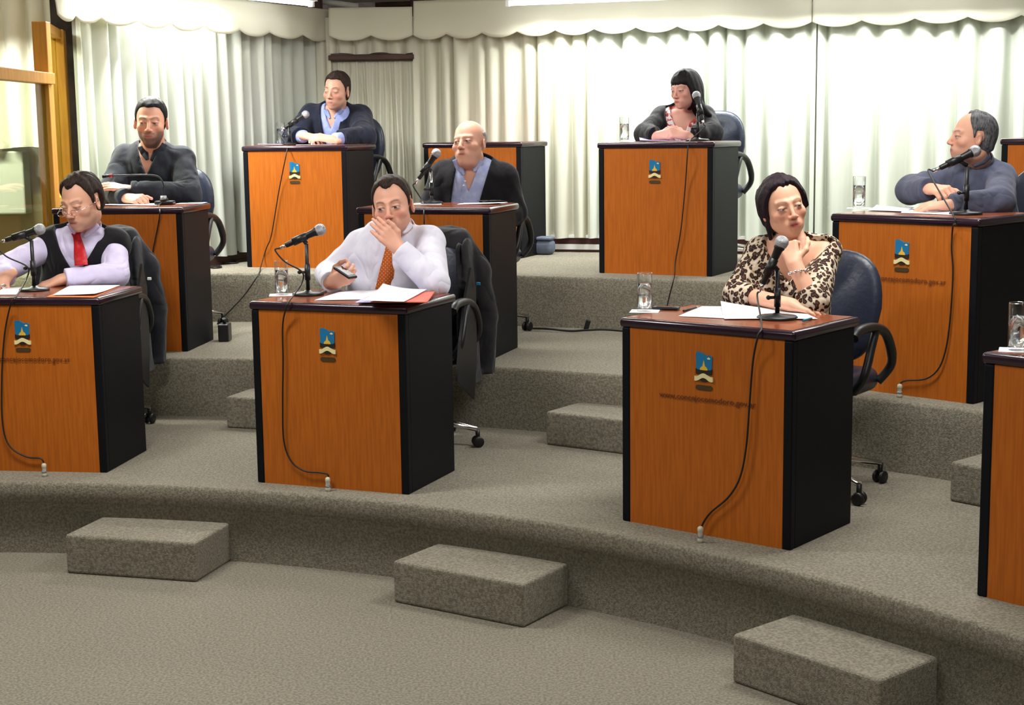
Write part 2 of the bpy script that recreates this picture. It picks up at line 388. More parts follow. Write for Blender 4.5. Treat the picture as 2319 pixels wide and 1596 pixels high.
for i, (x, y, p) in enumerate(LAMPS):
    t = empty('ceiling_light', (x, y, CEIL), 0, 'white ceiling light above the hall, out of frame', 'ceiling lamp', 'ceiling lights out of frame')  # the last one houses the added front fill
    b = MB(); b.box((-.64, -.2, -.07), (.64, .2, 0), .01); b.build('lamp_housing', M['white'], t)
# ---------------------------------------------------------------- carpeted steps
def step(cx_, cy_, w, d, h, ang, z, lab):
    o = MB().box((-w / 2, -d, 0), (w / 2, .06, h), .012, 3).build('carpeted_step', M['carpet'])
    o.location = (cx_, cy_, z); o.rotation_euler = (0, 0, ang); tag(o, lab, 'step')
def step_on(pl, pr, dep, h, z, lab):
    pl, pr = Vector(pl), Vector(pr); d = (pr - pl); w = d.length; a = math.atan2(d.y, d.x); n = Vector((-d.y, d.x)).normalized()
    c = (pl + pr) / 2 + n * dep; step(c.x, c.y, w, dep, h, a, z, lab)
step_on((-1.86, 6.12), (-1.29, 5.965), .30, .165, 0, 'carpeted step block below the desk of the man in the black vest')
step_on((-.47, 5.67), (.03, 5.34), .30, .165, 0, 'carpeted step block in the middle, below the desk of the man with the orange tie')
step_on((.705, 4.77), (1.08, 4.33), .31, .165, 0, 'carpeted step block nearest the camera, below the rightmost desk')
step_on((-1.455, 7.6), (-.9, 7.42), .30, .16, T1, 'carpeted step block on the first tier half behind the orange tie man desk')
step_on((.155, 7.08), (.62, 6.76), .30, .16, T1, 'carpeted step on the first tier half behind the leopard print woman desk')
step_on((1.727, 5.89), (2.1, 5.47), .30, .16, T1, 'carpeted step block on the first tier half behind the rightmost desk')
# ---------------------------------------------------------------- glass booth at the far left
def booth():
    t = empty('glass_partition', (-2.53, 8.55, T2), 0, 'yellow pine framed glass partition standing at the left edge', 'partition')
    def post(name, x0, y0, x1, y1, z0, z1, m='pine', bev=.004, rot=0.):
        b = MB(); b.box((x0, y0, z0), (x1, y1, z1), bev); o = b.build(name, M[m], t); o.rotation_euler = (0, 0, rot); return o
    zt = 2.416 - T2; q = PI / 2; r0, r1 = 2.075 - T2, 2.137 - T2
    post('corner_post', -.08, -.03, .0, .05, 0, zt)
    post('frame_rail', -2.6, -.02, .02, .05, r0, r1, rot=q)
    post('frame_rail', -2.6, -.02, .0, .05, .0, .12, rot=q)
    for x in (-.075, -1.5): post('frame_post', x, -.01, x + .05, .045, .12, r0, rot=q)
    post('glass_pane', -1.45, .012, -.075, .018, .12, r0, 'pane', 0, q); post('glass_pane', -2.6, .012, -1.5, .018, .12, r0, 'pane', 0, q)
    k = .175
    post('side_rail', -.06, .05, .0, .80, zt - .055, zt, rot=k)
    post('side_rail', -.06, .05, .0, .80, 1.40 - T2, 1.45 - T2, rot=k)
    post('side_post', -.065, .66, .012, .80, 0, zt, rot=k)
    post('side_panel', -.05, .05, -.02, .66, 0, 1.40 - T2, rot=k)
    post('side_glass', -.04, .05, -.034, .66, 1.45 - T2, zt - .055, 'pane', 0, k)
booth()
b = MB(); b.box((-4.4, 9.95, T2), (-2.98, 10.0, 1.72)); tag(b.build('wall_left', M['tan']), kind='structure')
b = MB(); b.box((-4.6, 9.78, 1.3), (-3.1, 9.92, 1.70), .01); tag(b.build('cabinet', mat('booth_cabinet', lin(150, 150, 136), rough=.6)), 'grey green low cabinet seen through the booth glass', 'cabinet')
tag(curtain('curtain', Vector((-4.6, 9.75, 0)), Vector((-2.86, 9.75, 0)), 1.72, 2.95, .16, .04, M['curtain'], 21), 'bright cream curtain behind the glass booth', 'curtain')
b = MB(); b.box((-3.5, 10.6, T2), (-2.2, 10.66, 3.0)); tag(b.build('wall_left', mat('dark_passage', lin(92, 80, 74), rough=.9, noise=.6, nscale=4)), kind='structure')
# ---------------------------------------------------------------- desks
W, D, H, TH, OV, MS = .717, .497, .78, .036, .0095, .0346
def letters(text, width, m, parent, z, y=-.0045):
    cu = bpy.data.curves.new('text', 'FONT'); cu.body = text; cu.size = .03; cu.extrude = .0004; cu.align_x = 'CENTER'; cu.offset = .0002; cu.space_character = 1.06
    o = bpy.data.objects.new('tmp', cu); C.objects.link(o); bpy.context.view_layer.update()
    me = bpy.data.meshes.new_from_object(o.evaluated_get(bpy.context.evaluated_depsgraph_get())); bpy.data.objects.remove(o)
    xs = [v.co.x for v in me.vertices]; k = width / (max(xs) - min(xs))
    me.transform(Matrix.Rotation(PI / 2, 4, 'X') @ Matrix.Diagonal((k, k, 1, 1)))
    q = link('web_address', me, m, parent); q.location = (.012, y, z); return q
def make_desk():
    t = empty('desk')
    b = MB(); b.box((-W / 2 - OV, -OV, H - TH), (W / 2 + OV, D, H), .0135, 4); b.build('tabletop_edge', M['trim'], t, smooth=False).data.polygons.foreach_set('use_smooth', [True] * 0 or [True] * len(t.children[-1].data.polygons))
    b = MB(); b.box((-W / 2 + .012, .012, H - .01), (W / 2 - .012, D - .02, H + .0012), 0); b.build('tabletop', M['top_wood'], t)
    b = MB(); b.box((-W / 2 + MS, .0, 0), (W / 2 - MS, .02, H - TH), 0); b.build('front_panel', M['wood'], t)
    for s in (-1, 1):
        b = MB(); b.box((s * W / 2 - (.0 if s < 0 else MS), -.004, 0), (s * W / 2 + (MS if s < 0 else 0), .03, H - TH + .001), .006, 3); b.build('corner_post', M['black_panel'], t)
        x = s * (W / 2 - .012); b = MB(); b.box((x - .011, .03, 0), (x + .011, D - .03, H - TH + .001), .002, 1); b.build('side_panel', M['black_panel'], t)
    # emblem
    ez = H - .155
    e = MB(); e.prism([(-.032, -.012), (.032, -.012), (.034, .038), (.022, .044), (.012, .04), (-.012, .052), (-.03, .053), (-.034, .046)], -.0035, -.0, axis='y')
    em = e.build('emblem', M['blue'], t); em.location = (0, 0, ez)
    pts = [(math.cos(a) * .016, math.sin(a) * .0155 - .0125) for a in np.linspace(0, PI, 14)]; pts = pts[:6] + [(.003, .012), (.0, .024), (-.003, .012)] + pts[8:]
    b = MB(); b.prism(pts, -.0048, -.0035, axis='y'); b.build('emblem_sun', M['yellow'], em)
    b = MB(); b.prism([(-.033, -.028), (-.034, -.008), (-.02, -.013), (-.008, -.016), (.01, -.016), (.022, -.012), (.034, -.008), (.033, -.028)], -.0052, -.0, axis='y'); b.build('emblem_hills', M['ink'], em)
    top = [(x, -.03 + .0065 * math.cos(x * 95)) for x in np.linspace(-.038, .038, 15)]
    bot = [(x, -.047 + .0065 * math.cos(x * 95)) for x in np.linspace(.038, -.038, 15)]
    b = MB(); b.prism(top + bot, -.0065, 0, axis='y'); b.build('emblem_ribbon', M['cream'], em)
    b = MB(); b.prism([(-.018, -.045), (.018, -.045), (.01, -.054), (-.01, -.054)], -.005, 0, axis='y'); b.build('emblem_tail', M['ink'], em)
    b = MB(); b.prism([(.012, .03), (.02, .036), (.028, .031), (.024, .027)], -.0048, -.0035, axis='y'); b.build('emblem_star', M['cream'], em)
    pts = [(sx * .026 + .009 * math.cos(a), .009 * math.sin(a) - .077) for sx, r in ((1, (-PI / 2, PI / 2)), (-1, (PI / 2, 3 * PI / 2))) for a in np.linspace(r[0], r[1], 8)]
    b = MB(); b.prism(pts, -.003, 0, axis='y'); o = b.build('name_plate', M['plate'], t); o.location = (0, 0, ez)
    return t
DESKS = {  # x, y, yaw, tier, web address
 'D1': (-2.155, 6.652, -.141, 1, 1, 'black sided orange wood desk of the man in the black vest'),
 'D2': (-.763, 6.247, -.378, 1, 0, 'black sided orange wood desk of the man with the orange tie'),
 'D3': (.694, 5.432, -.677, 1, 1, 'black sided orange wood desk of the woman in leopard print'),
 'D4': (1.707, 4.402, -.836, 1, 0, 'black sided orange wood desk cut by the right edge, nearest the camera'),
 'E1': (-2.114, 8.218, -.106, 2, 0, 'black sided orange wood desk of the bearded man in the dark sweater'),
 'E2': (-.449, 7.825, -.304, 2, 0, 'black sided orange wood desk of the bald man in the black jacket'),
 'E3': (1.691, 6.564, -.803, 2, 1, 'black sided orange wood desk of the man in the grey blue shirt'),
 'F1': (-1.372, 9.789, -.29, 3, 0, 'black sided orange wood desk of the man in the navy blazer'),
 'F2': (-.255, 10.42, -.381, 3, 0, 'empty black sided orange wood desk behind the bald man'),
 'F3': (.854, 9.01, -.465, 3, 0, 'black sided orange wood desk of the woman with the fringe'),
 'F4': (2.563, 6.929, -.594, 3, 0, 'black sided desk at the right edge behind the grey blue shirt man')}
DESKS['F4'] = (3.02, 8.3, -.62, 3, 0, DESKS['F4'][5])
proto = make_desk(); first = True; DK = {}
for k, (x, y, a, tr, web, lab) in DESKS.items():
    o = proto if first else copy_tree(proto); first = False
    o.location = (x, y, TZ[tr]); o.rotation_euler = (0, 0, a); tag(o, lab, 'desk', 'council desks on the tiers'); DK[k] = o
proto_children = None
wa = None
for k in ('D1', 'D3', 'E3'):
    if wa is None: wa = letters('www.concejocomodoro.gov.ar', .405, M['letters'], DK[k], H - .283)
    else:
        c = wa.copy(); C.objects.link(c); c.parent = DK[k]; c.location = wa.location
def L(k, u, v, z=0.):
    "desk coordinates to the world: u along the front from its middle, v behind it, z above its tier"
    x, y, a, tr = DESKS[k][:4]; return Vector((x + u * math.cos(a) - v * math.sin(a), y + u * math.sin(a) + v * math.cos(a), TZ[tr] + z))
def on_top(k, px, py, dz=0.):
    "point of the desk top seen at a pixel; on the grazing rear desks rows spread the depth"
    tr = DESKS[k][3]
    if tr == 1 or k == 'E3': return atz(px, py, TZ[tr] + H + .0012 + dz)
    r0, r1 = {'E1': (474, 457), 'E2': (472, 457), 'F1': (331, 316), 'F3': (324, 312)}[k]
    v = .01 + .46 * min(1, max(0, (r0 - py) / (r0 - r1))); p = fpt(k, px, py, v); return Vector((p.x, p.y, TZ[tr] + H + .0012 + dz))
# ---------------------------------------------------------------- chairs
def make_chair(m):
    t = empty('office_chair')
    # backrest: padded shell with round top; chair faces local -y
    def back(u, v):
        a = u * 2 * PI; hw = .245; z0, z1 = .50, .97
        return None
    pr = []
    n = 40
    outline = []
    for i in range(n):
        a = 2 * PI * i / n; c, s = math.cos(a), math.sin(a)
        x = .245 * math.copysign(abs(c) ** .62, c); z = .735 + .235 * math.copysign(abs(s) ** (.75 if s > 0 else .5), s)
        if z < .735: x *= 1 - .18 * ((.735 - z) / .235)
        outline.append((x, z))
    b = MB(); rings = []
    for (k, off) in ((0., .0), (.55, -.002), (.86, .004), (.97, .016), (1., .035), (.97, .055), (.86, .066), (.5, .07), (0., .07)):
        rings.append([b.b.verts.new((x * k, off + .2 + .10 * ((z * 1 - .5) - .25) + -.28 * (x * k) ** 2 * (1) + (.006 * math.cos(x * 40) if .3 < k < .7 and off < .02 else 0), .735 + (z - .735) * k)) for x, z in outline] if k else [b.b.verts.new((0, off + .2, .735))])
    for A_, B_ in zip(rings, rings[1:]):
        for i in range(n):
            j = (i + 1) % n
            if len(A_) == 1: f = b.b.faces.new((A_[0], B_[j], B_[i]))
            elif len(B_) == 1: f = b.b.faces.new((A_[i], A_[j], B_[0]))
            else: f = b.b.faces.new((A_[i], A_[j], B_[j], B_[i]))
            f.smooth = True
    b.build('backrest', m, t)
    b = MB(); b.box((-.25, -.27, .40), (.25, .22, .50), .045, 4); b.build('seat', m, t, smooth=True)
    for s in (-1, 1):
        P = catmull([(s * .25, .18, .44), (s * .30, .20, .52), (s * .305, .13, .64), (s * .30, .02, .685), (s * .30, -.13, .69), (s * .30, -.19, .665)], 6)
        b = MB(); b.tube(P, [.018] * 8 + [.02] * (len(P) - 8), 8); 
        P2 = catmull([(s * .25, -.06, .43), (s * .30, -.08, .5), (s * .305, -.02, .62), (s * .30, .03, .68)], 6); b.tube(P2, .017, 8)
        b.build('armrest', M['plastic'], t)
    b = MB(); b.tube([(0, 0, .12), (0, 0, .40)], .028, 12); b.build('gas_column', M['plastic'], t)
    b = MB(); b.box((-.03, .05, .42), (.03, .26, .45), .008); b.box((-.03, .235, .42), (.03, .265, .62), .008); b.build('back_bracket', M['plastic'], t)
    for k in range(5):
        a = 2 * PI * k / 5 + .3; c, s = math.cos(a), math.sin(a)
        b = MB(); b.tube([(.03 * c, .03 * s, .115), (.19 * c, .19 * s, .112), (.35 * c, .35 * s, .085)], [.022, .019, .015], 8, flat=.8); leg = b.build('base_leg', M['chrome'], t)
        b = MB()
        q = Matrix.Translation((.35 * c, .35 * s, .027)) @ Matrix.Rotation(a + .5, 4, 'Z') @ Matrix.Rotation(PI / 2, 4, 'X')
        for off in (-.017, .017):
            w = MB(); b.lathe([(0, -.008), (.02, -.008), (.027, -.004), (.027, .004), (.02, .008), (0, .008)], 14, M4=q @ Matrix.Translation((0, 0, off)))
        b.tube([(.35 * c, .35 * s, .03), (.35 * c, .35 * s, .085)], .011, 8); b.build('caster', M['plastic'], leg)
    return t
CH = {}
cproto = None
for k, (u, v, rz, lab) in {
 'D1': (-.12, .87, .12, 'dark office chair under the grey jacket behind the man in the black vest'),
 'D2': (-.09, .93, .1, 'dark office chair under the black jacket behind the man with the orange tie'),
 'D3': (-.065, .87, .05, 'dark blue leather office chair of the woman in leopard print'),
 'E1': (-.05, .86, -.1, 'blue grey office chair behind the bearded man'),
 'E2': (-.06, .92, .0, 'black office chair behind the bald man'),
 'E3': (.12, .98, .1, 'dark office chair behind the man in the grey blue shirt'),
 'F1': (-.05, .84, -.1, 'black office chair of the man in the navy blazer'),
 'F3': (-.08, .93, -.1, 'dark blue office chair of the woman with the fringe')}.items():
    if cproto is None: cproto = make_chair(M['leather']); o = cproto
    else: o = copy_tree(cproto)
    for q in o.children:
        if q.name.startswith('base_leg'): q.rotation_euler = (0, 0, {'D2': -.3, 'D3': .52}.get(k, .4))
    o.location = L(k, u, v); o.rotation_euler = (0, 0, DESKS[k][2] + rz); tag(o, lab, 'chair', 'office chairs behind the desks'); CH[k] = o
# ---------------------------------------------------------------- microphones
def rcyl(px, py, R):
    "point on the face of a curved riser seen at a pixel"
    d = ray(px, py); A = d.x * d.x + d.y * d.y; B = -(d.x * CX + d.y * CY); Cc = CX * CX + CY * CY - R * R
    t = (-B + math.sqrt(B * B - A * Cc)) / A; return Vector((d.x * t, d.y * t, HC + d.z * t))
def drape(k, pts):
    "cable points: (u, v, z) desk coordinates with z above the tier"
    return [L(k, *p) for p in pts]
def make_mic(k, base_px, head_px, lab, hang, ph=.30, base_r=.068, tilt_dir=None, black=True, knob=True, loop=True, mic_y=None):
    """base_px: base centre on the desk; head_px: grille ball; pole top found between; hang: cable way points in world"""
    B0 = on_top(k, *base_px); t = empty('microphone', B0, 0, lab, 'microphone', 'desk microphones')
    I = Matrix.Translation(-B0)
    ball = at(head_px[0], head_px[1], B0.y + (mic_y or 0.)) - B0
    tail = at(head_px[2], head_px[3], B0.y + (mic_y or 0.) - (tilt_dir or 0)) - B0
    ax = (ball - tail).normalized(); 
    piv = ball - ax * .085
    b = MB(); b.lathe([(0, 0), (base_r, 0), (base_r, .008), (base_r - .006, .013), (.02, .016), (.014, .022), (0, .022)], 32); b.build('base', M['plastic'], t)
    top = Vector((piv.x * .35, piv.y * .35, piv.z - .02))
    top = Vector((0, 0, piv.z - .025)) if abs(piv.x) < .05 else Vector((piv.x * .9, piv.y * .9, piv.z - .02))
    b = MB(); b.tube([(0, 0, .015), (top.x * .5, top.y * .5, top.z * .5), top], .0085 if black else .007, 10); b.build('pole', M['plastic'] if black else M['chrome'], t)
    b = MB(); m_ = top * .45; b.tube([m_ - Vector((0, 0, .035)), m_ + Vector((0, 0, .035))], .0125, 10)
    b.tube([m_, m_ + Vector((-.032, -.006, 0))], .006, 8); b.ball(m_ + Vector((-.034, -.006, 0)), .009, 10); b.build('height_clamp', M['plastic'], t)
    b = MB(); b.tube([top, piv - ax * .0], .010, 8); b.tube([piv - ax * .045, piv + ax * .02], .0175, 12); b.build('clip', M['plastic'], t)
    q = Matrix.Translation(ball) @ ax.to_track_quat('Z', 'Y').to_matrix().to_4x4()
    b = MB(); b.lathe([(0, -.165), (.010, -.165), (.0115, -.16), (.0125, -.09), (.0165, -.03), (.0205, -.022), (.0205, -.016), (0, -.016)], 20, M4=q); b.build('mic_body', M['plastic'], t)
    b = MB(); b.lathe([(.0195, -.018), (.0235, -.012), (.0255, 0), (.0255, .004), (.023, .013), (.0165, .0205), (.008, .0245), (0, .0255)], 24, M4=q); b.build('grille', M['steel'], t)
    e = ball - ax * .165
    b = MB(); b.tube([e + ax * .01, e - ax * .03], [.0085, .006], 10); b.build('connector', M['chrome'], t)
    c0 = e - ax * .03
    P = [c0, c0 - ax * .02]
    if loop: P += [Vector((c0.x * .8, c0.y - .01, c0.z * .72)), Vector((-.02, -.02, c0.z * .5)), Vector((-.025, -.03, c0.z * .25))]
    P += [Vector(h) - B0 for h in hang]
    b = MB(); b.tube(catmull(P, 8), .0036, 7); b.build('cable', M['cable'], t)
    return t
F = -.016   # just before the front panel
def fpt(k, px, py, v=F):
    "point on the front plane of a desk seen at a pixel"
    x, y, a, tr = DESKS[k][:4]; O = L(k, 0, v); n = Vector((math.sin(a), -math.cos(a), 0)); d = ray(px, py); c = Vector((0, 0, HC))
    t = (O - c).dot(n) / d.dot(n); return c + d * t
def plug(P, lab):
    t = empty('floor_plug', P, 0, lab, 'plug', 'clear cable plugs at the desk feet')
    b = MB(); b.lathe([(0, 0), (.011, 0), (.0115, .012), (.0095, .016), (.0095, .04), (.0115, .044), (.0105, .055), (.005, .06), (0, .06)], 14); b.build('plug_body', M['plug'], t)
    b = MB(); b.lathe([(.0105, .018), (.0118, .02), (.0118, .026), (.0105, .028)], 14); b.build('plug_collar', M['steel'], t)
make_mic('D1', (78, 658), (90, 519, 50, 532), 'desk microphone before the man in the black vest', [on_top('D1', 35, 674, .006), fpt('D1', 24, 690, -.03)] + [fpt('D1', *p) for p in ((10, 760), (4, 860), (6, 960), (22, 1010), (60, 1034), (92, 1038), (100, 1052), (101, 1064))])
make_mic('D2', (698, 668), (725, 520, 655, 552), 'desk microphone before the man with the orange tie', [on_top('D2', 655, 682, .006), fpt('D2', 647, 700, -.03)] + [fpt('D2', *p) for p in ((640, 740), (641, 820), (640, 920), (643, 1000), (660, 1045), (690, 1066), (725, 1070), (742, 1074), (743, 1088))])
make_mic('D3', (1760, 722), (1770, 549, 1747, 600), 'desk microphone in front of the woman in leopard print', [on_top('D3', 1725, 738, .006), fpt('D3', 1716, 762, -.03)] + [fpt('D3', *p) for p in ((1705, 820), (1697, 920), (1690, 1010), (1676, 1080), (1650, 1125), (1610, 1160), (1592, 1185), (1587, 1205))], base_r=.075, loop=False)
make_mic('E3', (2187, 486), (2208, 342, 2150, 370), 'desk microphone before the man in the grey blue shirt', [on_top('E3', 2163, 496, .006), fpt('E3', 2158, 512, -.03)] + [fpt('E3', *p) for p in ((2155, 560), (2158, 620), (2152, 720), (2142, 790), (2125, 835), (2095, 858), (2050, 862), (2038, 870), (2037, 882))], base_r=.07, loop=False)
make_mic('F3', (1580, 317), (1577, 216, 1583, 240), 'desk microphone before the woman with the fringe', [on_top('F3', 1563, 321, .006), fpt('F3', 1558, 335, -.03)] + [fpt('F3', *p) for p in ((1552, 420), (1542, 520), (1530, 590))] + [atz(1528, 621, T3 + .014), rcyl(1526, 632, R3 - .022), rcyl(1516, 670, R3 - .014), rcyl(1509, 700, R3 - .014), rcyl(1500, 730, R3 - .014), atz(1480, 752, T2 + .005), atz(1430, 750, T2 + .005)], base_r=.07, loop=False, tilt_dir=.03)
make_mic('E2', (978, 461), (988, 347, 968, 376), 'desk microphone before the bald man', [on_top('E2', 960, 463, .005), fpt('E2', 960, 480, -.03), fpt('E2', 962, 560), fpt('E2', 965, 700)], base_r=.06, black=False, loop=False)
make_mic('F1', (655, 321), (692, 259, 660, 280), 'slim desk microphone before the man in the navy blazer', [on_top('F1', 650, 324, .005), fpt('F1', 650, 340, -.03), fpt('F1', 632, 430), fpt('F1', 615, 530), fpt('F1', 604, 560), fpt('F1', 596, 585), atz(590, 606, T3 + .014), rcyl(585, 622, R3 - .022), rcyl(556, 665, R3 - .014), rcyl(528, 696, R3 - .014), rcyl(506, 718, R3 - .014), atz(492, 733, T2 + .006)], base_r=.05, loop=False)
for k, px, py, tr, lab in (('D1', 101, 1079, 1, 'clear plug at the foot of the desk of the man in the black vest'), ('D2', 743, 1112, 1, 'clear plug at the foot of the desk of the orange tie man'), ('D3', 1586, 1228, 1, 'clear plug at the foot of the desk of the leopard print woman'), ('E3', 2037, 900, 2, 'clear plug at the foot of the desk of the grey blue shirt man')):
    plug(atz(px, py, TZ[tr]), lab)
# gooseneck conference microphone of E1
def goose():
    B0 = on_top('E1', 372, 464); t = empty('gooseneck_microphone', B0, 0, 'thin black gooseneck microphone with a red ring before the bearded man', 'microphone')
    b = MB(); b.box((-.05, -.03, 0), (.055, .045, .022), .008); b.tube([(0, 0, .02), (0, 0, .045)], [.03, .014], 14); b.build('base', M['plastic'], t)
    b = MB(); b.tube([(0, -.01, .028), (0, -.01, .05)], .017, 12); b.build('base_collar', M['steel'], t)
    c = [Vector((0, 0, .03)), Vector((-.002, 0, .09)), at(371, 420, B0.y) - B0, at(360, 401, B0.y) - B0, at(330, 396, B0.y) - B0, at(250, 398, B0.y) - B0]
    b = MB(); b.tube(catmull(c, 8), .0045, 8); b.build('gooseneck', M['plastic'], t)
    a_, z_ = c[-1], at(232, 400, B0.y) - B0
    b = MB(); b.tube([a_, z_], [.009, .0095], 10); b.build('capsule', M['plastic'], t)
    b = MB(); b.tube([a_ + Vector((.012, 0, 0)), a_ + Vector((-.006, 0, 0))], .0105, 10); b.build('red_ring', mat('red_ring', lin(150, 40, 30)), t)
    b = MB(); b.tube(catmull([Vector((-.01, -.03, .01)), on_top('E1', 360, 470, .004) - B0, fpt('E1', 362, 478, -.03) - B0, fpt('E1', 360, 500) - B0, fpt('E1', 352, 540) - B0, fpt('E1', 345, 580) - B0, fpt('E1', 340, 660) - B0, fpt('E1', 338, 760) - B0], 8), .0036, 7); b.build('cable', M['cable'], t)
goose()
def cable(name, P, r, lab):
    b = MB(); b.tube(catmull(P, 8), r, 7); tag(b.build(name, M['cable']), lab, 'cable')
cable('floor_cable', [atz(1190, 743, T2 + .006), atz(1240, 744, T2 + .006), atz(1290, 749, T2 + .006), atz(1330, 747, T2 + .006), atz(1370, 746, T2 + .006), atz(1420, 750, T2 + .006)], .006, 'black cable lying on the second tier behind the leopard print woman desk')
b = MB(); b.box((-.014, -.012, 0), (.014, .012, .06), .004, rot=Matrix.Rotation(.3, 3, 'Y')); o = b.build('cable_plug', M['plastic']); o.location = atz(1330, 748, T2) + Vector((0, 0, .003)); tag(o, 'black plug joining the floor cable on the second tier', 'plug')
cable('coiled_cable', [atz(478, 596, T3 + .006), atz(505, 596, T3 + .006), atz(535, 595, T3 + .006), atz(534, 591, T3 + .006), atz(505, 592, T3 + .006), atz(470, 600, T3 + .006), atz(480, 606, T3 + .006), atz(500, 605, T3 + .006), atz(496, 602, T3 + .006), atz(476, 604, T3 + .006)], .006, 'black cable coiled on the top tier beside the navy blazer man desk')
b = MB(); p = L('E1', .44, .42); b.box((-.03, -.05, 0), (.03, .05, .1), .006); b.tube([(0, 0, .1), (0, -.02, .13)], .01, 8); o = b.build('floor_box', M['plastic']); o.location = p; o.location.z = T2 + .0; tag(o, 'small black power box at the back of the bearded man desk', 'box')
p = atz(1208, 577, T3); b = MB(); b.box((-.1, -.02, 0), (.1, .12, .1), .03, 4); b.box((-.1, -.02, .1), (.1, .1, .125), .012, 3); o = b.build('grey_bag', mat('grey_bag', lin(96, 104, 122), rough=.6, noise=.3, nscale=14), smooth=True); o.location = p + Vector((.03, 0, 0)); o.rotation_euler = (0, 0, -.3); tag(o, 'flat grey bag on the top tier beside the empty desk', 'bag')
p = atz(1690, 575, T3); b = MB(); b.tube(catmull([p + Vector((-.06, 0, .04)), p + Vector((0, 0, .03)), p + Vector((.06, -.05, .012))], 6), .008, 8); tag(b.build('white_cable', M['white']), 'white cable end behind the desk of the woman with the fringe', 'cable')
# ---------------------------------------------------------------- glasses of water on napkins
def make_glass():
    t = empty('water_glass')
    h, r = .148, .0305
    b = MB(); b.lathe([(0, 0), (r - .002, 0), (r - .001, .004), (r, h - .002), (r - .001, h), (r - .0022, h - .002), (r - .003, .012), (0, .010)], 28); b.build('tumbler', M['glass'], t)
    b = MB(); b.lathe([(0, .0104), (r - .0032, .0124), (r - .0028, h * .72), (0, h * .72)], 28); b.build('water', M['water'], t)
    return t
gp = make_glass(); first = True
for k, px, py, lab in (('D2', 639, 667, 'tall glass of water on a napkin beside the orange tie man microphone'), ('D3', 1460, 704, 'tall glass of water on the desk of the leopard print woman'), ('D4', 2304, 792, 'tall glass of water on the rightmost desk, cut by the frame'), ('E3', 1945, 471, 'tall glass of water on the desk of the grey blue shirt man'), ('F1', 636, 314, 'glass of water on the desk of the navy blazer man'), ('F3', 1414, 318, 'glass of water on the desk of the woman with the fringe')):
    o = gp if first else copy_tree(gp); first = False
    P = on_top(k, px, py, .0015); o.location = P; tag(o, lab, 'glass', 'water glasses on the desks')
    b = MB(); b.box((-.055, -.05, 0), (.055, .05, .0012)); q = b.build('napkin', M['paper']); q.location = P - Vector((0, 0, .0013)); q.rotation_euler = (0, 0, DESKS[k][2] + .5)
    tag(q, 'white napkin under the glass ' + lab.split('glass of water ')[1].replace('on a napkin ', '').replace(', cut by the frame', ''), 'napkin', 'paper napkins under the glasses')
# ---------------------------------------------------------------- papers
def sheet(k, pts, m, name, lab, cat, dz=.0015, curl=None, thick=.001, n=12):
    """pts: four corners seen on the desk top; curl: (corner index, height)"""
    P = [on_top(k, *p, dz) for p in pts]; c = sum(P, Vector()) / 4
    def f(u, v):
        p = P[0] * (1 - u) * (1 - v) + P[1] * u * (1 - v) + P[2] * u * v + P[3] * (1 - u) * v
        z = .0008 * math.sin(u * 5 + v * 3) + .0008
        for ci, h in (curl or []):
            d = [(1 - u) * (1 - v), u * (1 - v), u * v, (1 - u) * v][ci]; z += h * d ** 2.2
        q = p - c; return (q.x, q.y, z)
    b = MB(); b.grid(f, n, n); o = b.build(name, m, recalc=False); o.location = c; solidify(o, thick, 1); tag(o, lab, cat)
    return o
sheet('D2', [(712, 680), (770, 660), (870, 655), (840, 678)], M['paper'], 'paper_sheet', 'white paper sheet beneath the hand with the mobile phone', 'paper')
for i, (m_, nm, lb) in enumerate((('lilac', 'folder', 'lilac folder at the bottom of the pile before the orange tie man'), ('paper', 'paper_sheet', 'white sheets lying on the lilac folder in the pile'), ('lilac', 'folder', 'second lilac folder in the middle of the pile'), ('redpaper', 'folder', 'red folder slipping out to the side of the pile'), ('redpaper', 'folder', 'upper red folder of the pile before the orange tie man'))):
    dx = [0, 4, 8, 56, 60][i]; q = [(805 + dx * .6, 684), (855 + dx, 663), (955 + dx * .5, 660), (925 + dx * .7, 684)]
    sheet('D2', q, M[m_], nm, lb, 'folder' if nm == 'folder' else 'paper', dz=.0015 + .0042 * i, thick=.004)
sheet('D2', [(822, 683), (868, 657), (968, 655), (915, 683)], M['paper'], 'paper_sheet', 'white top sheet with a raised corner on the pile', 'paper', dz=.024, curl=[(1, .03), (0, .006)])
sheet('D1', [(120, 668), (158, 646), (272, 646), (215, 668)], M['paper'], 'paper_sheet', 'white papers beside the microphone of the man in the black vest', 'paper', dz=.006, curl=[(3, .006)])
sheet('D1', [(105, 672), (150, 655), (272, 648), (212, 673)], M['orangepaper'], 'folder', 'orange edged folder under the white papers of the man in the black vest', 'folder', dz=.001, thick=.004)
sheet('D1', [(-12, 668), (6, 652), (52, 650), (36, 667)], M['paper'], 'paper_sheet', 'white paper under the ringed hand at the left edge', 'paper')
sheet('D3', [(1536, 716), (1590, 693), (1700, 695), (1660, 722)], M['paper'], 'paper_sheet', 'lower white sheet of the two before the leopard print woman', 'paper')
sheet('D3', [(1640, 722), (1632, 694), (1815, 704), (1852, 722)], M['paper'], 'paper_sheet', 'curled white sheet in front of the leopard print woman', 'paper', dz=.004, curl=[(1, .022), (0, .0)])
sheet('E1', [(226, 468), (248, 460), (372, 459), (352, 468)], M['paper'], 'paper_sheet', 'white papers under the hands of the bearded man', 'paper', curl=[(0, .006)])
sheet('E1', [(398, 463), (408, 458), (470, 456), (452, 462)], M['paper'], 'paper_sheet', 'white papers at the corner of the bearded man desk', 'paper')
sheet('E2', [(1035, 464), (1050, 459), (1150, 457), (1130, 463)], M['paper'], 'paper_sheet', 'white papers before the bald man', 'paper', curl=[(3, .006)])
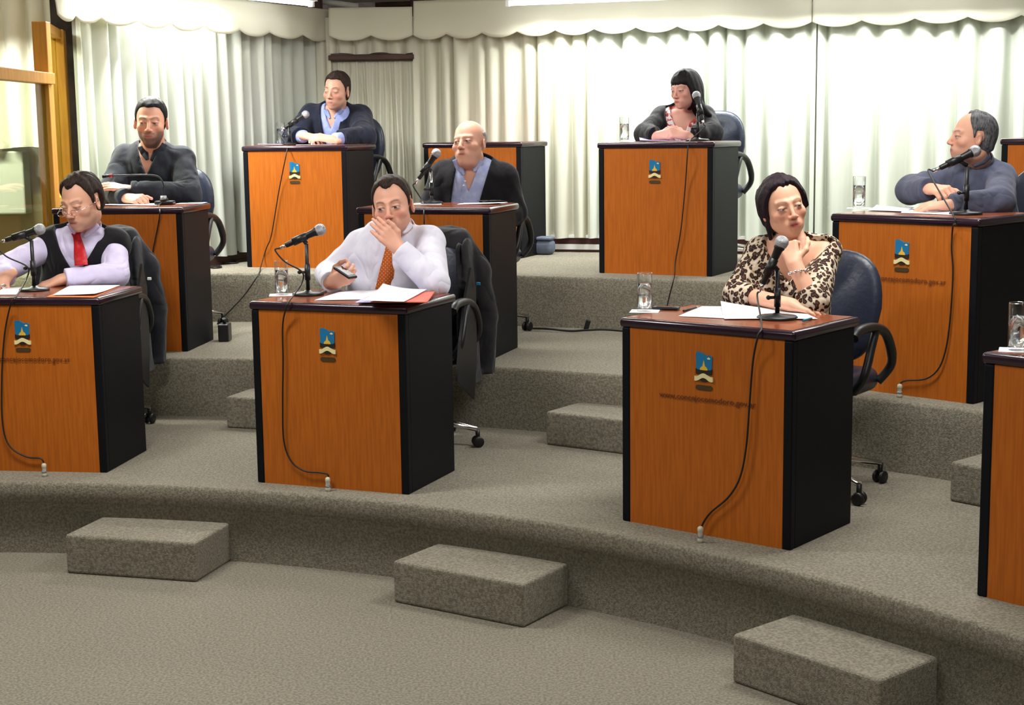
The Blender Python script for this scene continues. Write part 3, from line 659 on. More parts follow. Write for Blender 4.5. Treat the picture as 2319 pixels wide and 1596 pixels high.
sheet('E2', [(925, 466), (940, 460), (1000, 459), (1000, 465)], M['paper'], 'paper_sheet', 'white papers beneath the microphone of the bald man', 'paper')
sheet('E3', [(1965, 476), (1985, 469), (2070, 470), (2050, 479)], M['paper'], 'paper_sheet', 'white papers beside the glass of the grey blue shirt man', 'paper', dz=.004, curl=[(1, .012)])
sheet('E3', [(2040, 482), (2048, 473), (2150, 480), (2160, 487)], M['paper'], 'paper_sheet', 'white papers below the hands of the grey blue shirt man', 'paper', curl=[(2, .006)])
sheet('F1', [(584, 325), (592, 318), (650, 317), (640, 324)], M['lilac'], 'folder', 'grey lilac papers beside the slim microphone', 'paper', dz=.006, curl=[(0, .004)], thick=.004)
sheet('F1', [(670, 326), (690, 321), (765, 320), (760, 325)], M['paper'], 'paper_sheet', 'white papers under the clasped hands', 'paper')
sheet('F3', [(1450, 321), (1448, 314), (1560, 315), (1540, 320)], M['lilac'], 'paper_sheet', 'lilac white papers under the hands of the woman with the fringe', 'paper', curl=[(1, .022), (0, .008)])
def small(name, k, px, py, size, m, lab, cat, rz=0., bev=.003, dz=0.):
    b = MB(); b.box((-size[0] / 2, -size[1] / 2, 0), (size[0] / 2, size[1] / 2, size[2]), bev); o = b.build(name, m); o.location = on_top(k, px, py, dz); o.rotation_euler = (0, 0, DESKS[k][2] + rz); tag(o, lab, cat); return o
o = small('mobile_phone', 'D3', 1508, 701, (.105, .045, .012), M['plastic'], 'black mobile phone beside the glass of the leopard print woman', 'phone', .3, .005)
b = MB(); b.box((-.035, -.018, .0118), (.03, .018, .0126), .001); b.build('screen', M['trim'], o)
def pen(k, a_, b_, m, lab, r=.0042):
    A, B = on_top(k, *a_, .006), on_top(k, *b_, .006); t = empty('pen', A, 0, lab, 'pen'); d = B - A
    b = MB(); b.tube([Vector(), d * .85], r, 8); b.build('barrel', m, t)
    b = MB(); b.tube([d * .85, d], [r, .0012], 8); b.build('tip', M['chrome'], t)
pen('D3', (1548, 704), (1582, 694), M['plastic'], 'black pen lying between phone and papers of the leopard print woman')
pen('D3', (1818, 726), (1840, 720), mat('pen_teal', lin(30, 110, 130), rough=.3), 'blue green pen beside the microphone base of the leopard print woman')
pen('D2', (716, 664), (742, 657), M['white'], 'white pen behind the microphone base of the orange tie man')
b = MB(); b.tube(catmull([(.0, 0, .004), (.04, 0, .012), (.09, .01, .012), (.13, .03, .004)], 6), .0022, 6)
b.tube(catmull([(.028 * math.cos(a), .02 * math.sin(a), .012) for a in np.linspace(0, 2 * PI, 10)], 4), .0016, 5); b.tube(catmull([(.07 + .028 * math.cos(a), .02 * math.sin(a), .012) for a in np.linspace(0, 2 * PI, 10)], 4), .0016, 5)
o = b.build('eyeglasses', M['ink']); o.location = on_top('E2', 1092, 459, .002); tag(o, 'folded thin eyeglasses lying on the papers of the bald man', 'eyeglasses')
b = MB(); b.tube(catmull([(.02 * math.cos(a), .017 * math.sin(a), .008) for a in np.linspace(0, 2 * PI, 10)], 4), .006, 6); o = b.build('wrist_watch', M['chrome']); o.location = on_top('E3', 2100, 473, .003); tag(o, 'metal wrist watch lying on the papers of the grey blue shirt man', 'watch')
# ---------------------------------------------------------------- people: smooth implicit figures turned into one continuous mesh each
class Field:
    def __init__(s, lo, hi, h):
        s.h = h; s.lo = np.array(lo, float); n = np.ceil((np.array(hi) - s.lo) / h).astype(int) + 1; s.n = n
        s.D = np.full(n, .3, np.float32)
        s.ax = [(s.lo[i] + np.arange(n[i]) * h).astype(np.float32) for i in range(3)]
    def blk(s, a, b):
        i0 = np.maximum(((np.array(a) - s.lo) / s.h).astype(int), 0); i1 = np.minimum(((np.array(b) - s.lo) / s.h).astype(int) + 2, s.n)
        if (i1 <= i0).any(): return None, None
        sl = tuple(slice(i0[k], i1[k]) for k in range(3))
        return sl, (s.ax[0][sl[0]][:, None, None], s.ax[1][sl[1]][None, :, None], s.ax[2][sl[2]][None, None, :])
    def _put(s, sl, d, k, op):
        A = s.D[sl]
        if op == 'add':
            if k > 0:
                hh = np.clip(.5 + .5 * (d - A) / k, 0, 1); s.D[sl] = d * (1 - hh) + A * hh - k * hh * (1 - hh)
            else: s.D[sl] = np.minimum(A, d)
        else:
            d = -d
            if k > 0:
                hh = np.clip(.5 - .5 * (d - A) / k, 0, 1); s.D[sl] = d * (1 - hh) + A * hh + k * hh * (1 - hh)
            else: s.D[sl] = np.maximum(A, d)
    def cone(s, a, b, ra, rb, k=.01, front=None, q=1., op='add', flat=0):
        "tapered limb from a to b; front/q squeeze it along a direction; flat=1 cuts the b end square"
        a = np.array(a, float); b = np.array(b, float); R = max(ra, rb) + max(k, .012) + s.h * 2
        sl, c = s.blk(np.minimum(a, b) - R, np.maximum(a, b) + R)
        if sl is None: return
        ab = b - a; L2 = ab @ ab; x, y, z = [c[i] - np.float32(a[i]) for i in range(3)]
        tt = (x * ab[0] + y * ab[1] + z * ab[2]) / L2; t = np.clip(tt, 0, 1)
        if flat: t = np.clip(tt, 0, 1.6)
        x = x - t * ab[0]; y = y - t * ab[1]; z = z - t * ab[2]; d2 = x * x + y * y + z * z; g = 1.
        if front is not None:
            w = x * front[0] + y * front[1] + z * front[2]; d2 = d2 + w * w * (1 / q ** 2 - 1); g = .5 + .5 * q
        d = (np.sqrt(d2) - (ra + (rb - ra) * np.clip(t, 0, 1))) * g
        if flat: d = np.maximum(d, (tt - 1) * np.float32(math.sqrt(L2)))
        s._put(sl, d, k, op)
    def ell(s, c0, r, R=None, k=.01, op='add'):
        c0 = np.array(c0, float); r = np.array(r, float) * np.ones(3); m = r.max() + max(k, .012) + s.h * 2
        sl, c = s.blk(c0 - m, c0 + m)
        if sl is None: return
        x, y, z = [c[i] - np.float32(c0[i]) for i in range(3)]
        if R is not None: x, y, z = [x * R[0, i] + y * R[1, i] + z * R[2, i] for i in range(3)]
        k0 = np.sqrt((x / r[0]) ** 2 + (y / r[1]) ** 2 + (z / r[2]) ** 2) + 1e-6; k1 = np.sqrt((x / r[0] ** 2) ** 2 + (y / r[1] ** 2) ** 2 + (z / r[2] ** 2) ** 2) + 1e-6
        s._put(sl, k0 * (k0 - 1) / k1, k, op)
    def at(s, p):
        i = ((np.array(p) - s.lo) / s.h).astype(int)
        if (i < 0).any() or (i >= s.n).any(): return .3
        return float(s.D[tuple(i)])
    def hit(s, px, py, out=.0):
        "where the sight line of a photograph pixel meets the surface"
        r = ray(px, py); ys = np.arange(s.lo[1], s.lo[1] + s.n[1] * s.h, s.h * .5)
        for Y in ys:
            p = Vector((r.x * Y / r.y, Y, HC + r.z * Y / r.y))
            if s.at(p) < out: return p
        return None
    def coords(s): return (s.ax[0][:, None, None], s.ax[1][None, :, None], s.ax[2][None, None, :])
    def mesh(s):
        D = s.D; neg = D < 0
        cnt = np.zeros(tuple(np.array(D.shape) - 1), np.int8)
        offs = [(i, j, k) for i in (0, 1) for j in (0, 1) for k in (0, 1)]
        nx, ny, nz = cnt.shape
        for i, j, k in offs: cnt += neg[i:i + nx, j:j + ny, k:k + nz]
        act = (cnt > 0) & (cnt < 8); idx = np.argwhere(act)
        vid = np.full(cnt.shape, -1, np.int32); vid[act] = np.arange(len(idx))
        vals = np.stack([D[idx[:, 0] + i, idx[:, 1] + j, idx[:, 2] + k] for i, j, k in offs], 1)
        o = np.array(offs, np.float32); acc = np.zeros((len(idx), 3), np.float32); c = np.zeros(len(idx), np.float32)
        for a in range(8):
            for b in range(a + 1, 8):
                if np.abs(o[a] - o[b]).sum() == 1:
                    va, vb = vals[:, a], vals[:, b]; m = (va < 0) != (vb < 0); t = np.where(m, va / (va - vb + 1e-12), 0)[:, None]
                    acc += np.where(m[:, None], o[a] + (o[b] - o[a]) * t, 0); c += m
        V = (idx + acc / c[:, None]) * s.h + s.lo
        Q = []
        for ax_ in range(3):
            sh = [slice(None)] * 3; sh2 = [slice(None)] * 3; sh[ax_] = slice(0, -1); sh2[ax_] = slice(1, None)
            ch = neg[tuple(sh)] != neg[tuple(sh2)]; e = np.argwhere(ch)
            u, v = [(1, 2), (2, 0), (0, 1)][ax_]
            ok = (e[:, u] > 0) & (e[:, v] > 0) & (e[:, u] < cnt.shape[u]) & (e[:, v] < cnt.shape[v]); e = e[ok]
            def cell(du, dv):
                q = e.copy(); q[:, u] += du; q[:, v] += dv; return vid[q[:, 0], q[:, 1], q[:, 2]]
            q = np.stack([cell(-1, -1), cell(0, -1), cell(0, 0), cell(-1, 0)], 1)
            inside = neg[e[:, 0], e[:, 1], e[:, 2]]
            q = np.where(inside[:, None], q, q[:, ::-1]); Q.append(q)
        Q = np.concatenate(Q); Q = Q[(Q >= 0).all(1)]
        return V.astype(np.float32), Q
def np_mesh(name, V, Q, m, parent=None, col=None, origin=None):
    me = bpy.data.meshes.new(name)
    if origin is not None: V = V - np.array(origin, np.float32)
    me.vertices.add(len(V)); me.vertices.foreach_set('co', np.ascontiguousarray(V, np.float32).ravel())
    me.loops.add(Q.size); me.loops.foreach_set('vertex_index', np.ascontiguousarray(Q, np.int32).ravel())
    me.polygons.add(len(Q)); me.polygons.foreach_set('loop_start', np.arange(len(Q), dtype=np.int32) * 4)
    try: me.polygons.foreach_set('loop_total', np.full(len(Q), 4, np.int32))
    except Exception: pass
    me.update(calc_edges=True); me.validate()
    me.polygons.foreach_set('use_smooth', np.ones(len(me.polygons), bool))
    if col is not None:
        a = me.color_attributes.new('tint', 'FLOAT_COLOR', 'POINT'); a.data.foreach_set('color', np.c_[col, np.ones(len(col))].astype(np.float32).ravel())
    o = bpy.data.objects.new(name, me); C.objects.link(o); me.materials.append(m)
    if parent is not None: o.parent = parent
    return o
def skin_mat():
    m = bpy.data.materials.new('skin'); m.use_nodes = True; nt = m.node_tree; b = nt.nodes['Principled BSDF']
    a = nt.nodes.new('ShaderNodeVertexColor'); a.layer_name = 'tint'; nt.links.new(a.outputs[0], b.inputs['Base Color'])
    b.inputs['Roughness'].default_value = .5; b.inputs['Specular IOR Level'].default_value = .35
    b.inputs['Subsurface Weight'].default_value = .12; b.inputs['Subsurface Radius'].default_value = (.012, .005, .003); b.inputs['Subsurface Scale'].default_value = 1
    tc = nt.nodes.new('ShaderNodeTexCoord'); n = nt.nodes.new('ShaderNodeTexNoise'); n.inputs['Scale'].default_value = 260; nt.links.new(tc.outputs['Object'], n.inputs['Vector'])
    bp = nt.nodes.new('ShaderNodeBump'); bp.inputs['Strength'].default_value = .15; bp.inputs['Distance'].default_value = .002; nt.links.new(n.outputs[0], bp.inputs['Height']); nt.links.new(bp.outputs[0], b.inputs['Normal'])
    return m
def hair_mat(name, col, col2):
    return mat(name, lin(*col), rough=.55, spec=.2, nscale=60, stretch=(5, 1, 1), col2=lin(*col2), bump=.35, bscale=110)
def folds(m, k=.42):
    "cloth folds as relief"
    nt = m.node_tree; b = nt.nodes['Principled BSDF']; tc = nt.nodes.new('ShaderNodeTexCoord'); mp = nt.nodes.new('ShaderNodeMapping'); mp.inputs['Scale'].default_value = (1, 1, .7); mp.inputs['Rotation'].default_value = (.3, .5, .2)
    n = nt.nodes.new('ShaderNodeTexNoise'); n.inputs['Scale'].default_value = 7; n.inputs['Detail'].default_value = 1.5; n.inputs['Distortion'].default_value = .9
    nt.links.new(tc.outputs['Object'], mp.inputs[0]); nt.links.new(mp.outputs[0], n.inputs['Vector'])
    a = nt.nodes.new('ShaderNodeMath'); a.operation = 'SUBTRACT'; a.inputs[1].default_value = .5; nt.links.new(n.outputs[0], a.inputs[0]); c = nt.nodes.new('ShaderNodeMath'); c.operation = 'ABSOLUTE'; nt.links.new(a.outputs[0], c.inputs[0])
    bp = nt.nodes.new('ShaderNodeBump'); bp.inputs['Strength'].default_value = k; bp.inputs['Distance'].default_value = .07; nt.links.new(c.outputs[0], bp.inputs['Height'])
    if b.inputs['Normal'].is_linked: nt.links.new(b.inputs['Normal'].links[0].from_socket, bp.inputs['Normal'])
    nt.links.new(bp.outputs[0], b.inputs['Normal'])
def fabric(name, col, col2=None, rough=.85, nscale=120, bump=.12, stretch=(1, 1, 1), sheen=.1):
    m = mat(name, lin(*col), rough=rough, spec=.25, nscale=nscale * .12, stretch=stretch, col2=lin(*(col2 or col)), bump=bump, bscale=50, sheen=sheen)
    folds(m); return m
def leopard():
    m = mat('leopard_print', lin(200, 180, 154), rough=.8, spec=.2); nt = m.node_tree; b = nt.nodes['Principled BSDF']
    tc = nt.nodes.new('ShaderNodeTexCoord'); n = nt.nodes.new('ShaderNodeTexNoise'); n.inputs['Scale'].default_value = 14; n.inputs['Detail'].default_value = 3
    vm = nt.nodes.new('ShaderNodeVectorMath'); vm.operation = 'MULTIPLY_ADD'; vm.inputs[1].default_value = (.05, .05, .05)
    nt.links.new(tc.outputs['Object'], n.inputs['Vector']); nt.links.new(n.outputs['Color'], vm.inputs[0]); nt.links.new(tc.outputs['Object'], vm.inputs[2])
    mp = nt.nodes.new('ShaderNodeMapping'); mp.inputs['Scale'].default_value = (58, 58, 50); nt.links.new(vm.outputs[0], mp.inputs['Vector'])
    v = nt.nodes.new('ShaderNodeTexVoronoi'); v.inputs['Scale'].default_value = 1; nt.links.new(mp.outputs[0], v.inputs['Vector'])
    r = nt.nodes.new('ShaderNodeValToRGB'); cr = r.color_ramp; cr.interpolation = 'EASE'
    cr.elements[0].position = 0; cr.elements[0].color = (*lin(92, 62, 46), 1); cr.elements[1].position = .27; cr.elements[1].color = (*lin(80, 52, 42), 1)
    for p_, c_ in ((.36, (28, 20, 22)), (.50, (44, 32, 28)), (.57, (190, 170, 144)), (1., (214, 202, 186))):
        e = cr.elements.new(p_); e.color = (*lin(*c_), 1)
    nt.links.new(v.outputs['Distance'], r.inputs[0]); nt.links.new(r.outputs[0], b.inputs['Base Color']); folds(m); return m
def blotch():
    m = mat('floral_print', lin(236, 226, 226), rough=.7); nt = m.node_tree; b = nt.nodes['Principled BSDF']
    tc = nt.nodes.new('ShaderNodeTexCoord'); n = nt.nodes.new('ShaderNodeTexNoise'); n.inputs['Scale'].default_value = 42; n.inputs['Detail'].default_value = 1; nt.links.new(tc.outputs['Object'], n.inputs['Vector'])
    r = nt.nodes.new('ShaderNodeValToRGB'); r.color_ramp.interpolation = 'CONSTANT'; r.color_ramp.elements[0].color = (*lin(236, 226, 230), 1); r.color_ramp.elements[0].position = 0
    r.color_ramp.elements[1].position = .5; r.color_ramp.elements[1].color = (*lin(196, 92, 84), 1)
    e = r.color_ramp.elements.new(.62); e.color = (*lin(150, 60, 66), 1); nt.links.new(n.outputs[0], r.inputs[0]); nt.links.new(r.outputs[0], b.inputs['Base Color']); return m
def dotted():
    m = mat('dotted_silk', lin(176, 84, 24), rough=.4); nt = m.node_tree; b = nt.nodes['Principled BSDF']
    tc = nt.nodes.new('ShaderNodeTexCoord'); mp = nt.nodes.new('ShaderNodeMapping'); mp.inputs['Scale'].default_value = (84, 0, 84); mp.inputs['Rotation'].default_value = (0, .78, 0); nt.links.new(tc.outputs['Object'], mp.inputs['Vector'])
    v = nt.nodes.new('ShaderNodeTexVoronoi'); v.inputs['Scale'].default_value = 1; v.inputs['Randomness'].default_value = 0; nt.links.new(mp.outputs[0], v.inputs['Vector'])
    r = nt.nodes.new('ShaderNodeValToRGB'); r.color_ramp.elements[0].color = (*lin(232, 190, 150), 1); r.color_ramp.elements[0].position = .10; r.color_ramp.elements[1].position = .19; r.color_ramp.elements[1].color = (*lin(176, 84, 24), 1)
    nt.links.new(v.outputs['Distance'], r.inputs[0]); nt.links.new(r.outputs[0], b.inputs['Base Color']); return m
SKIN = skin_mat()
def V3(*a): return np.array(a, float)
def unit(v): v = np.array(v, float); return v / np.linalg.norm(v)
def rotm(yaw, pitch, roll):
    return np.array((Matrix.Rotation(yaw, 3, 'Z') @ Matrix.Rotation(pitch, 3, 'X') @ Matrix.Rotation(roll, 3, 'Y')))
def head_ops(F, P, s, o):
    "P(x, y, z) maps head coordinates (face towards -y) to the world"
    R = o['R']; w = o.get('wide', 1.); fat = o.get('fat', 0.)
    E = lambda c, r, k=.012, op='add': F.ell(P(*c), np.array(r) * s * np.array([w, 1, 1]), R, k, op)
    Cn = lambda a, b, ra, rb, k=.008, op='add': F.cone(P(*a), P(*b), ra * s, rb * s, k, op=op)
    E((0, .018, .038), (.076, .097, .086)); E((0, -.022, -.02), (.066, .068, .088), .02)
    E((0, -.030, -.070), (.049 + fat * .006, .052 + fat * .005, .042), .02); E((0, -.066, -.098), (.022, .02, .018), .02)
    for sx in (-1, 1):
        E((sx * .043, -.052, -.024), (.022 + fat * .004, .026, .022), .016); Cn((sx * .0165, -.1, -.040), (sx * .031, -.084, -.066), .0016, .0016, .006, 'sub'); Cn((sx * .012, -.083, .024), (sx * .046, -.068, .024), .0085, .007, .014)
        E((sx * (.047 + fat * .002), -.006, -.052), (.013 + fat * .004, .026, .024), .02)
        E((sx * .032, -.101, .002), (.019, .018, .0135), .008, 'sub'); F.ell(P(sx * .032, -.0745, .001), .0138 * s, None, .0015)
        Cn((sx * .018, -.0845, .0085), (sx * .046, -.078, .0075), .0032, .0028, .005); Cn((sx * .018, -.084, -.007), (sx * .045, -.077, -.006), .0028, .0026, .005)
        F.ell(P(sx * .0795 * w, .012, -.008), np.array([.008, .019, .031]) * s, rotm(0, 0, 0) @ R @ rotm(sx * .45, -.15, 0), .004)
        F.ell(P(sx * .087 * w, .006, -.004), np.array([.005, .010, .018]) * s, R @ rotm(sx * .45, -.15, 0), .004, 'sub')
        E((sx * .0125, -.098, -.036), (.0078, .010, .0070), .006)
    nl = o.get('nose', 1.)
    Cn((0, -.084, .014), (0, -.106 - .006 * (nl - 1), -.028), .0068, .0088 * nl, .010); E((0, -.108, -.033), (.0105 * nl, .0095, .008), .006)
    # mouth
    E((0, -.078, -.066), (.030, .016, .022), .015)
    Cn((-.018, -.086, -.0625), (.018, -.086, -.0625), .0052, .0052, .004); Cn((-.015, -.086, -.0715), (.015, -.086, -.0715), .0060, .0060, .004)
    Cn((-.024, -.0955, -.0668), (.024, -.0955, -.0668), .0022, .0022, .002, 'sub')
    if fat > .9: E((0, -.028, -.108), (.044, .042, .022), .03)
def paint(V, H, R, s, o):
    q = (V - H) @ R / s; x, y, z = q[:, 0], q[:, 1], q[:, 2]; ax_ = np.abs(x)
    base = np.array(lin(*o['skin'])); col = np.tile(base, (len(V), 1)); near = (np.abs(z) < .16) & (ax_ < .1) & (np.abs(y) < .13)
    def mixin(c, a): 
        nonlocal col
        a = np.clip(a, 0, 1)[:, None]; col = col * (1 - a) + np.array(c) * a
    hc = np.array(lin(*o['hairc'])); front = (y < -.045) & near
    red = np.array(lin(*o.get('flush', (196, 116, 96))))
    mixin(red, .45 * np.exp(-(((ax_ - .042) / .02) ** 2 + ((z + .028) / .02) ** 2)) * front)
    mixin(red, .45 * np.exp(-((x / .014) ** 2 + ((z + .03) / .016) ** 2)) * front)
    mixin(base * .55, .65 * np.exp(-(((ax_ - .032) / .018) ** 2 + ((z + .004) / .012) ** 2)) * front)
    if o.get('beard'):
        b_, st = o['beard']; m = near & (y < .01) & (z < -.038 + .0 * ax_) & (z > -.135)
        a = 1 / (1 + np.exp(-(-.050 - z + .22 * np.maximum(ax_ - .03, 0) ) / .005)); a = np.maximum(a, np.exp(-((z + .052) / .006) ** 2) * (ax_ < .03))
        a *= 1 - .9 * np.exp(-((x / .022) ** 2 + ((z + .067) / .008) ** 2)); mixin(lin(*b_), st * a * m)
    mixin(lin(*o.get('lips', (168, 92, 84))), .85 * np.exp(-((ax_ / .021) ** 4 + ((z + .067) / .0085) ** 4)) * front * (y < -.07))
    mixin(lin(70, 30, 28), .9 * np.exp(-((ax_ / .022) ** 4 + ((z + .0668) / .0016) ** 2)) * front * (y < -.07))
    br = o.get('brow', .8); zb = .024 + .005 * np.sin(np.clip((ax_ - .014) / .034, 0, 1) * PI * .8)
    mixin(hc * .8, br * np.exp(-((z - zb) / .0046) ** 2) / (1 + np.exp(-(ax_ - .013) / .0018)) / (1 + np.exp((ax_ - .05) / .002)) * front)
    # eyes
    for sx in (-1, 1):
        ex, ez = x - sx * .032, z - .002; gx, gz = o.get('gaze', (0, 0)); op = o.get('eyes', .5)
        lid = np.abs(ex) < .0160
        half = .0076 * op * np.sqrt(np.clip(1 - (ex / .0160) ** 2, 0, 1)); zc = -.0022 * (1 - op)
        inside = front & lid & (np.abs(ez - zc) < half) & (y < -.06)
        mixin(lin(214, 206, 200), inside * .9); mixin(lin(44, 28, 22), inside * (np.hypot(ex - gx, ez - zc - gz) < .0064) * 1.)
        mixin(lin(48, 30, 28), .85 * (front & (np.abs(ex) < .0175)) * np.exp(-((ez - zc - half) / .0021) ** 2)); mixin(base * .5, .5 * (front & lid) * np.exp(-((ez - zc + half) / .0014) ** 2))
    mixin(lin(60, 26, 22), .7 * front * np.exp(-(((ax_ - .0075) / .0035) ** 2 + ((z + .041) / .0022) ** 2)) * (y < -.09))
    if o.get('scalp'):
        zl = hairline(o, x, y); mixin(hc, o['scalp'] / (1 + np.exp(-(z - zl - .004) / .006)) * near * (z > -.09))
    return col
HL = {'man': ([0, 25, 42, 55, 66, 71, 76, 80, 104, 114, 126, 150, 180], [.074, .077, .070, .046, .020, -.008, -.008, .028, .030, -.004, -.040, -.066, -.07]),
      'mshape': ([0, 14, 28, 42, 55, 66, 71, 76, 80, 104, 114, 126, 150, 180], [.074, .080, .092, .080, .050, .020, -.012, -.012, .028, .030, -.004, -.040, -.066, -.07]),
      'recede': ([0, 25, 42, 55, 66, 71, 76, 80, 104, 114, 126, 150, 180], [.108, .112, .10, .066, .030, -.006, -.006, .030, .030, -.004, -.045, -.07, -.075]),
      'bald': ([0, 40, 66, 80, 88, 104, 114, 126, 150, 180], [.3, .3, .3, .06, .03, .030, -.004, -.040, -.066, -.07]),
      'short_f': ([0, 20, 40, 55, 66, 76, 88, 94, 112, 124, 150, 180], [.080, .083, .066, .03, -.005, -.035, -.040, -.005, -.02, -.07, -.11, -.115]),
      'long_f': ([0, 25, 45, 55, 64, 76, 88, 94, 112, 124, 150, 180], [.034, .034, .028, .0, -.06, -.10, -.12, -.13, -.15, -.16, -.17, -.17])}
def hairline(o, x, y):
    a = np.degrees(np.arctan2(np.abs(x), -(y - .012))); return np.interp(a, *HL[o['style']]) + o.get('hairup', 0)
def make_hair(o, m, parent, H, R, s, origin):
    w = o.get('wide', 1.); vol = o.get('vol', .010); top = o.get('top', .012); st = o['style']
    lo, hi = ((-.125, -.14, -.20), (.125, .15, .17)); 
    if st == 'long_f': lo, hi = (-.17, -.14, -.30), (.17, .19, .17)
    F = Field(lo, hi, .0039)
    F.ell((0, .018, .038), (.076 * w, .097, .086), None, .01); F.ell((0, -.022, -.02), (.066 * w, .068, .088), None, .02)
    if st in ('long_f', 'short_f'): F.ell((0, .030, -.02), (.074 * w, .084, .10), None, .03)
    elif st != 'bald': F.ell((0, .045, -.03), (.062 * w, .06, .07), None, .03)
    X, Y, Z = F.coords(); X = X + 0 * Y
    zl = hairline(o, X + 0 * Y, Y + 0 * X) + 0 * Z
    if st in ('short_f', 'long_f'): zl = zl + .002 * np.sin(X * 190 + 2 * np.sin(X * 60))
    if o.get('sweep'): zl = zl + o['sweep'] * X * (Y < 0)
    t = np.clip((Z - zl) / o.get('ramp', .026), 0, 1); t = t * t * (3 - 2 * t); tt = np.clip((Z - .05) / .07, 0, 1) ** 1.3
    F.D = (F.D - t * (vol + (top - vol) * tt) + .007 * (1 - np.clip((Z - zl) / .006, 0, 1))).astype(np.float32)
    if o.get('tuft'): F.ell(o['tuft'], (.020, .014, .012), None, .015)
    if st == 'bald':
        zt = np.interp(np.degrees(np.arctan2(np.abs(X), -(Y - .012))), [0, 75, 95, 130, 180], [-.2, .045, .06, .065, .07]) + 0 * Z
        F.D = np.maximum(F.D, (Z - zt) * .7)
    if st == 'long_f':
        for sx, x1, y1, z1 in o.get('locks', ()): 
            F.cone((sx * .072, .02, .0), (sx * .085, .035, -.12), .032, .030, .02, front=(1, 0, 0), q=.5); F.cone((sx * .085, .035, -.12), (x1, y1, z1), .030, .018, .02)
        F.cone((0, .08, -.02), (0.02, .11, -.2), .075, .05, .03, front=(0, 1, 0), q=.5)
    if st == 'short_f':
        for sx in (-1, 1): F.cone((sx * .066, .045, -.06), (sx * .058, .06, -.15), .016, .008, .02, front=(1, 0, 0), q=.6)
    F.D = (F.D + .0045 * o.get('mess', .4) * np.sin(X * 95 + 2 * np.sin(Y * 50 + 2 * Z)) * np.sin(Y * 80 + 30 * Z + np.sin(X * 60)) * t).astype(np.float32) if st != 'bald' else F.D
    n1 = np.sin(X * 330 + 2.2 * np.sin(Y * 45 + 1) + 1.4 * np.sin(Z * 60)) * np.sin(Y * 60 + X * 40 + 1) + .6 * np.sin(X * 170 - Z * 70 + 2 * np.sin(Y * 40))
    F.D = (F.D + (.0004 + .0008 * o.get('mess', .4)) * n1).astype(np.float32)
    V, Q = F.mesh(); V = (V * s) @ R.T + H
    return np_mesh('hair', V, Q, m, parent, origin=origin)
def hand_ops(F, W0, d, back, which, curl=(.5, .6, .4), sc=1., thumb=None, spread=.06, k=.006, curls=None):
    d = unit(d); back = np.array(back, float); back = unit(back - d * (back @ d)); side = np.cross(d, back); ts = -1 if which == 'R' else 1
    W0 = np.array(W0, float); out = []
    F.cone(W0 - d * .035, W0 + d * .02, .028 * sc, .029 * sc, .012, front=back, q=.72)
    for i in range(4):   # 0 = index next to the thumb
        off = (1.5 - i) * .0198 * sc * ts; kn = W0 + d * (.092 - .004 * abs(i - 1) - (.006 if i == 3 else 0)) * sc + side * off
        F.cone(W0 + side * off * .55 + d * .012, kn, .0145 * sc, .0108 * sc, .012)
        ln = (.072, .080, .074, .060)[i] * sc; cu = curls[i] if curls else curl; p = kn; a = 0.; dd = unit(d + side * ts * spread * (1.5 - i))
        for j, (fr, rr) in enumerate(((.44, .0098), (.31, .0088), (.25, .0078))):
            a += cu[j]; v = dd * math.cos(a) - back * math.sin(a); q = p + v * ln * fr
            F.cone(p, q, rr * sc, (rr - .0009) * sc, .0035); p = q
        out.append(p)
    t0 = W0 + d * .020 * sc + side * ts * .020 * sc - back * .004
    if thumb is None: thumb = ((.55, .75, -.35), (.85, .35, -.35), (.95, .05, -.35))
    p = t0
    for (a_, b_, c_), ln, rr in zip(thumb, (.046, .034, .028), (.0135, .0108, .0095)):
        v = unit(d * a_ + side * ts * b_ + back * c_); q = p + v * ln * sc; F.cone(p, q, rr * sc, rr * .88 * sc, .008); p = q
    out.append(p); return out
def wrinkle(F, amp, f=1., seed=0., zmin=None):
    X, Y, Z = F.coords(); X = X * f + seed; Y = Y * f; Z = Z * f
    n = np.sin(X * 31 + 3.1 * np.sin(Z * 13 + 1.7 * np.sin(X * 9 + seed)) + Y * 12) * np.sin(Z * 24 + 2.3 * np.sin(X * 15 + Y * 11)) + .5 * np.sin(Z * 57 + X * 38 + 2.5 * np.sin(Y * 21 + X * 17)) * np.sin(Y * 33 + 1)
    F.D = (F.D + amp * n).astype(np.float32)
def frame(J):
    s_ = unit(np.array(J['sL']) - np.array(J['sR'])); up = unit(np.array(J['neck']) - np.array(J['hip'])); f = unit(np.cross(s_, up) * -1.)
    if f[1] > 0: f = -f
    return s_, f, up
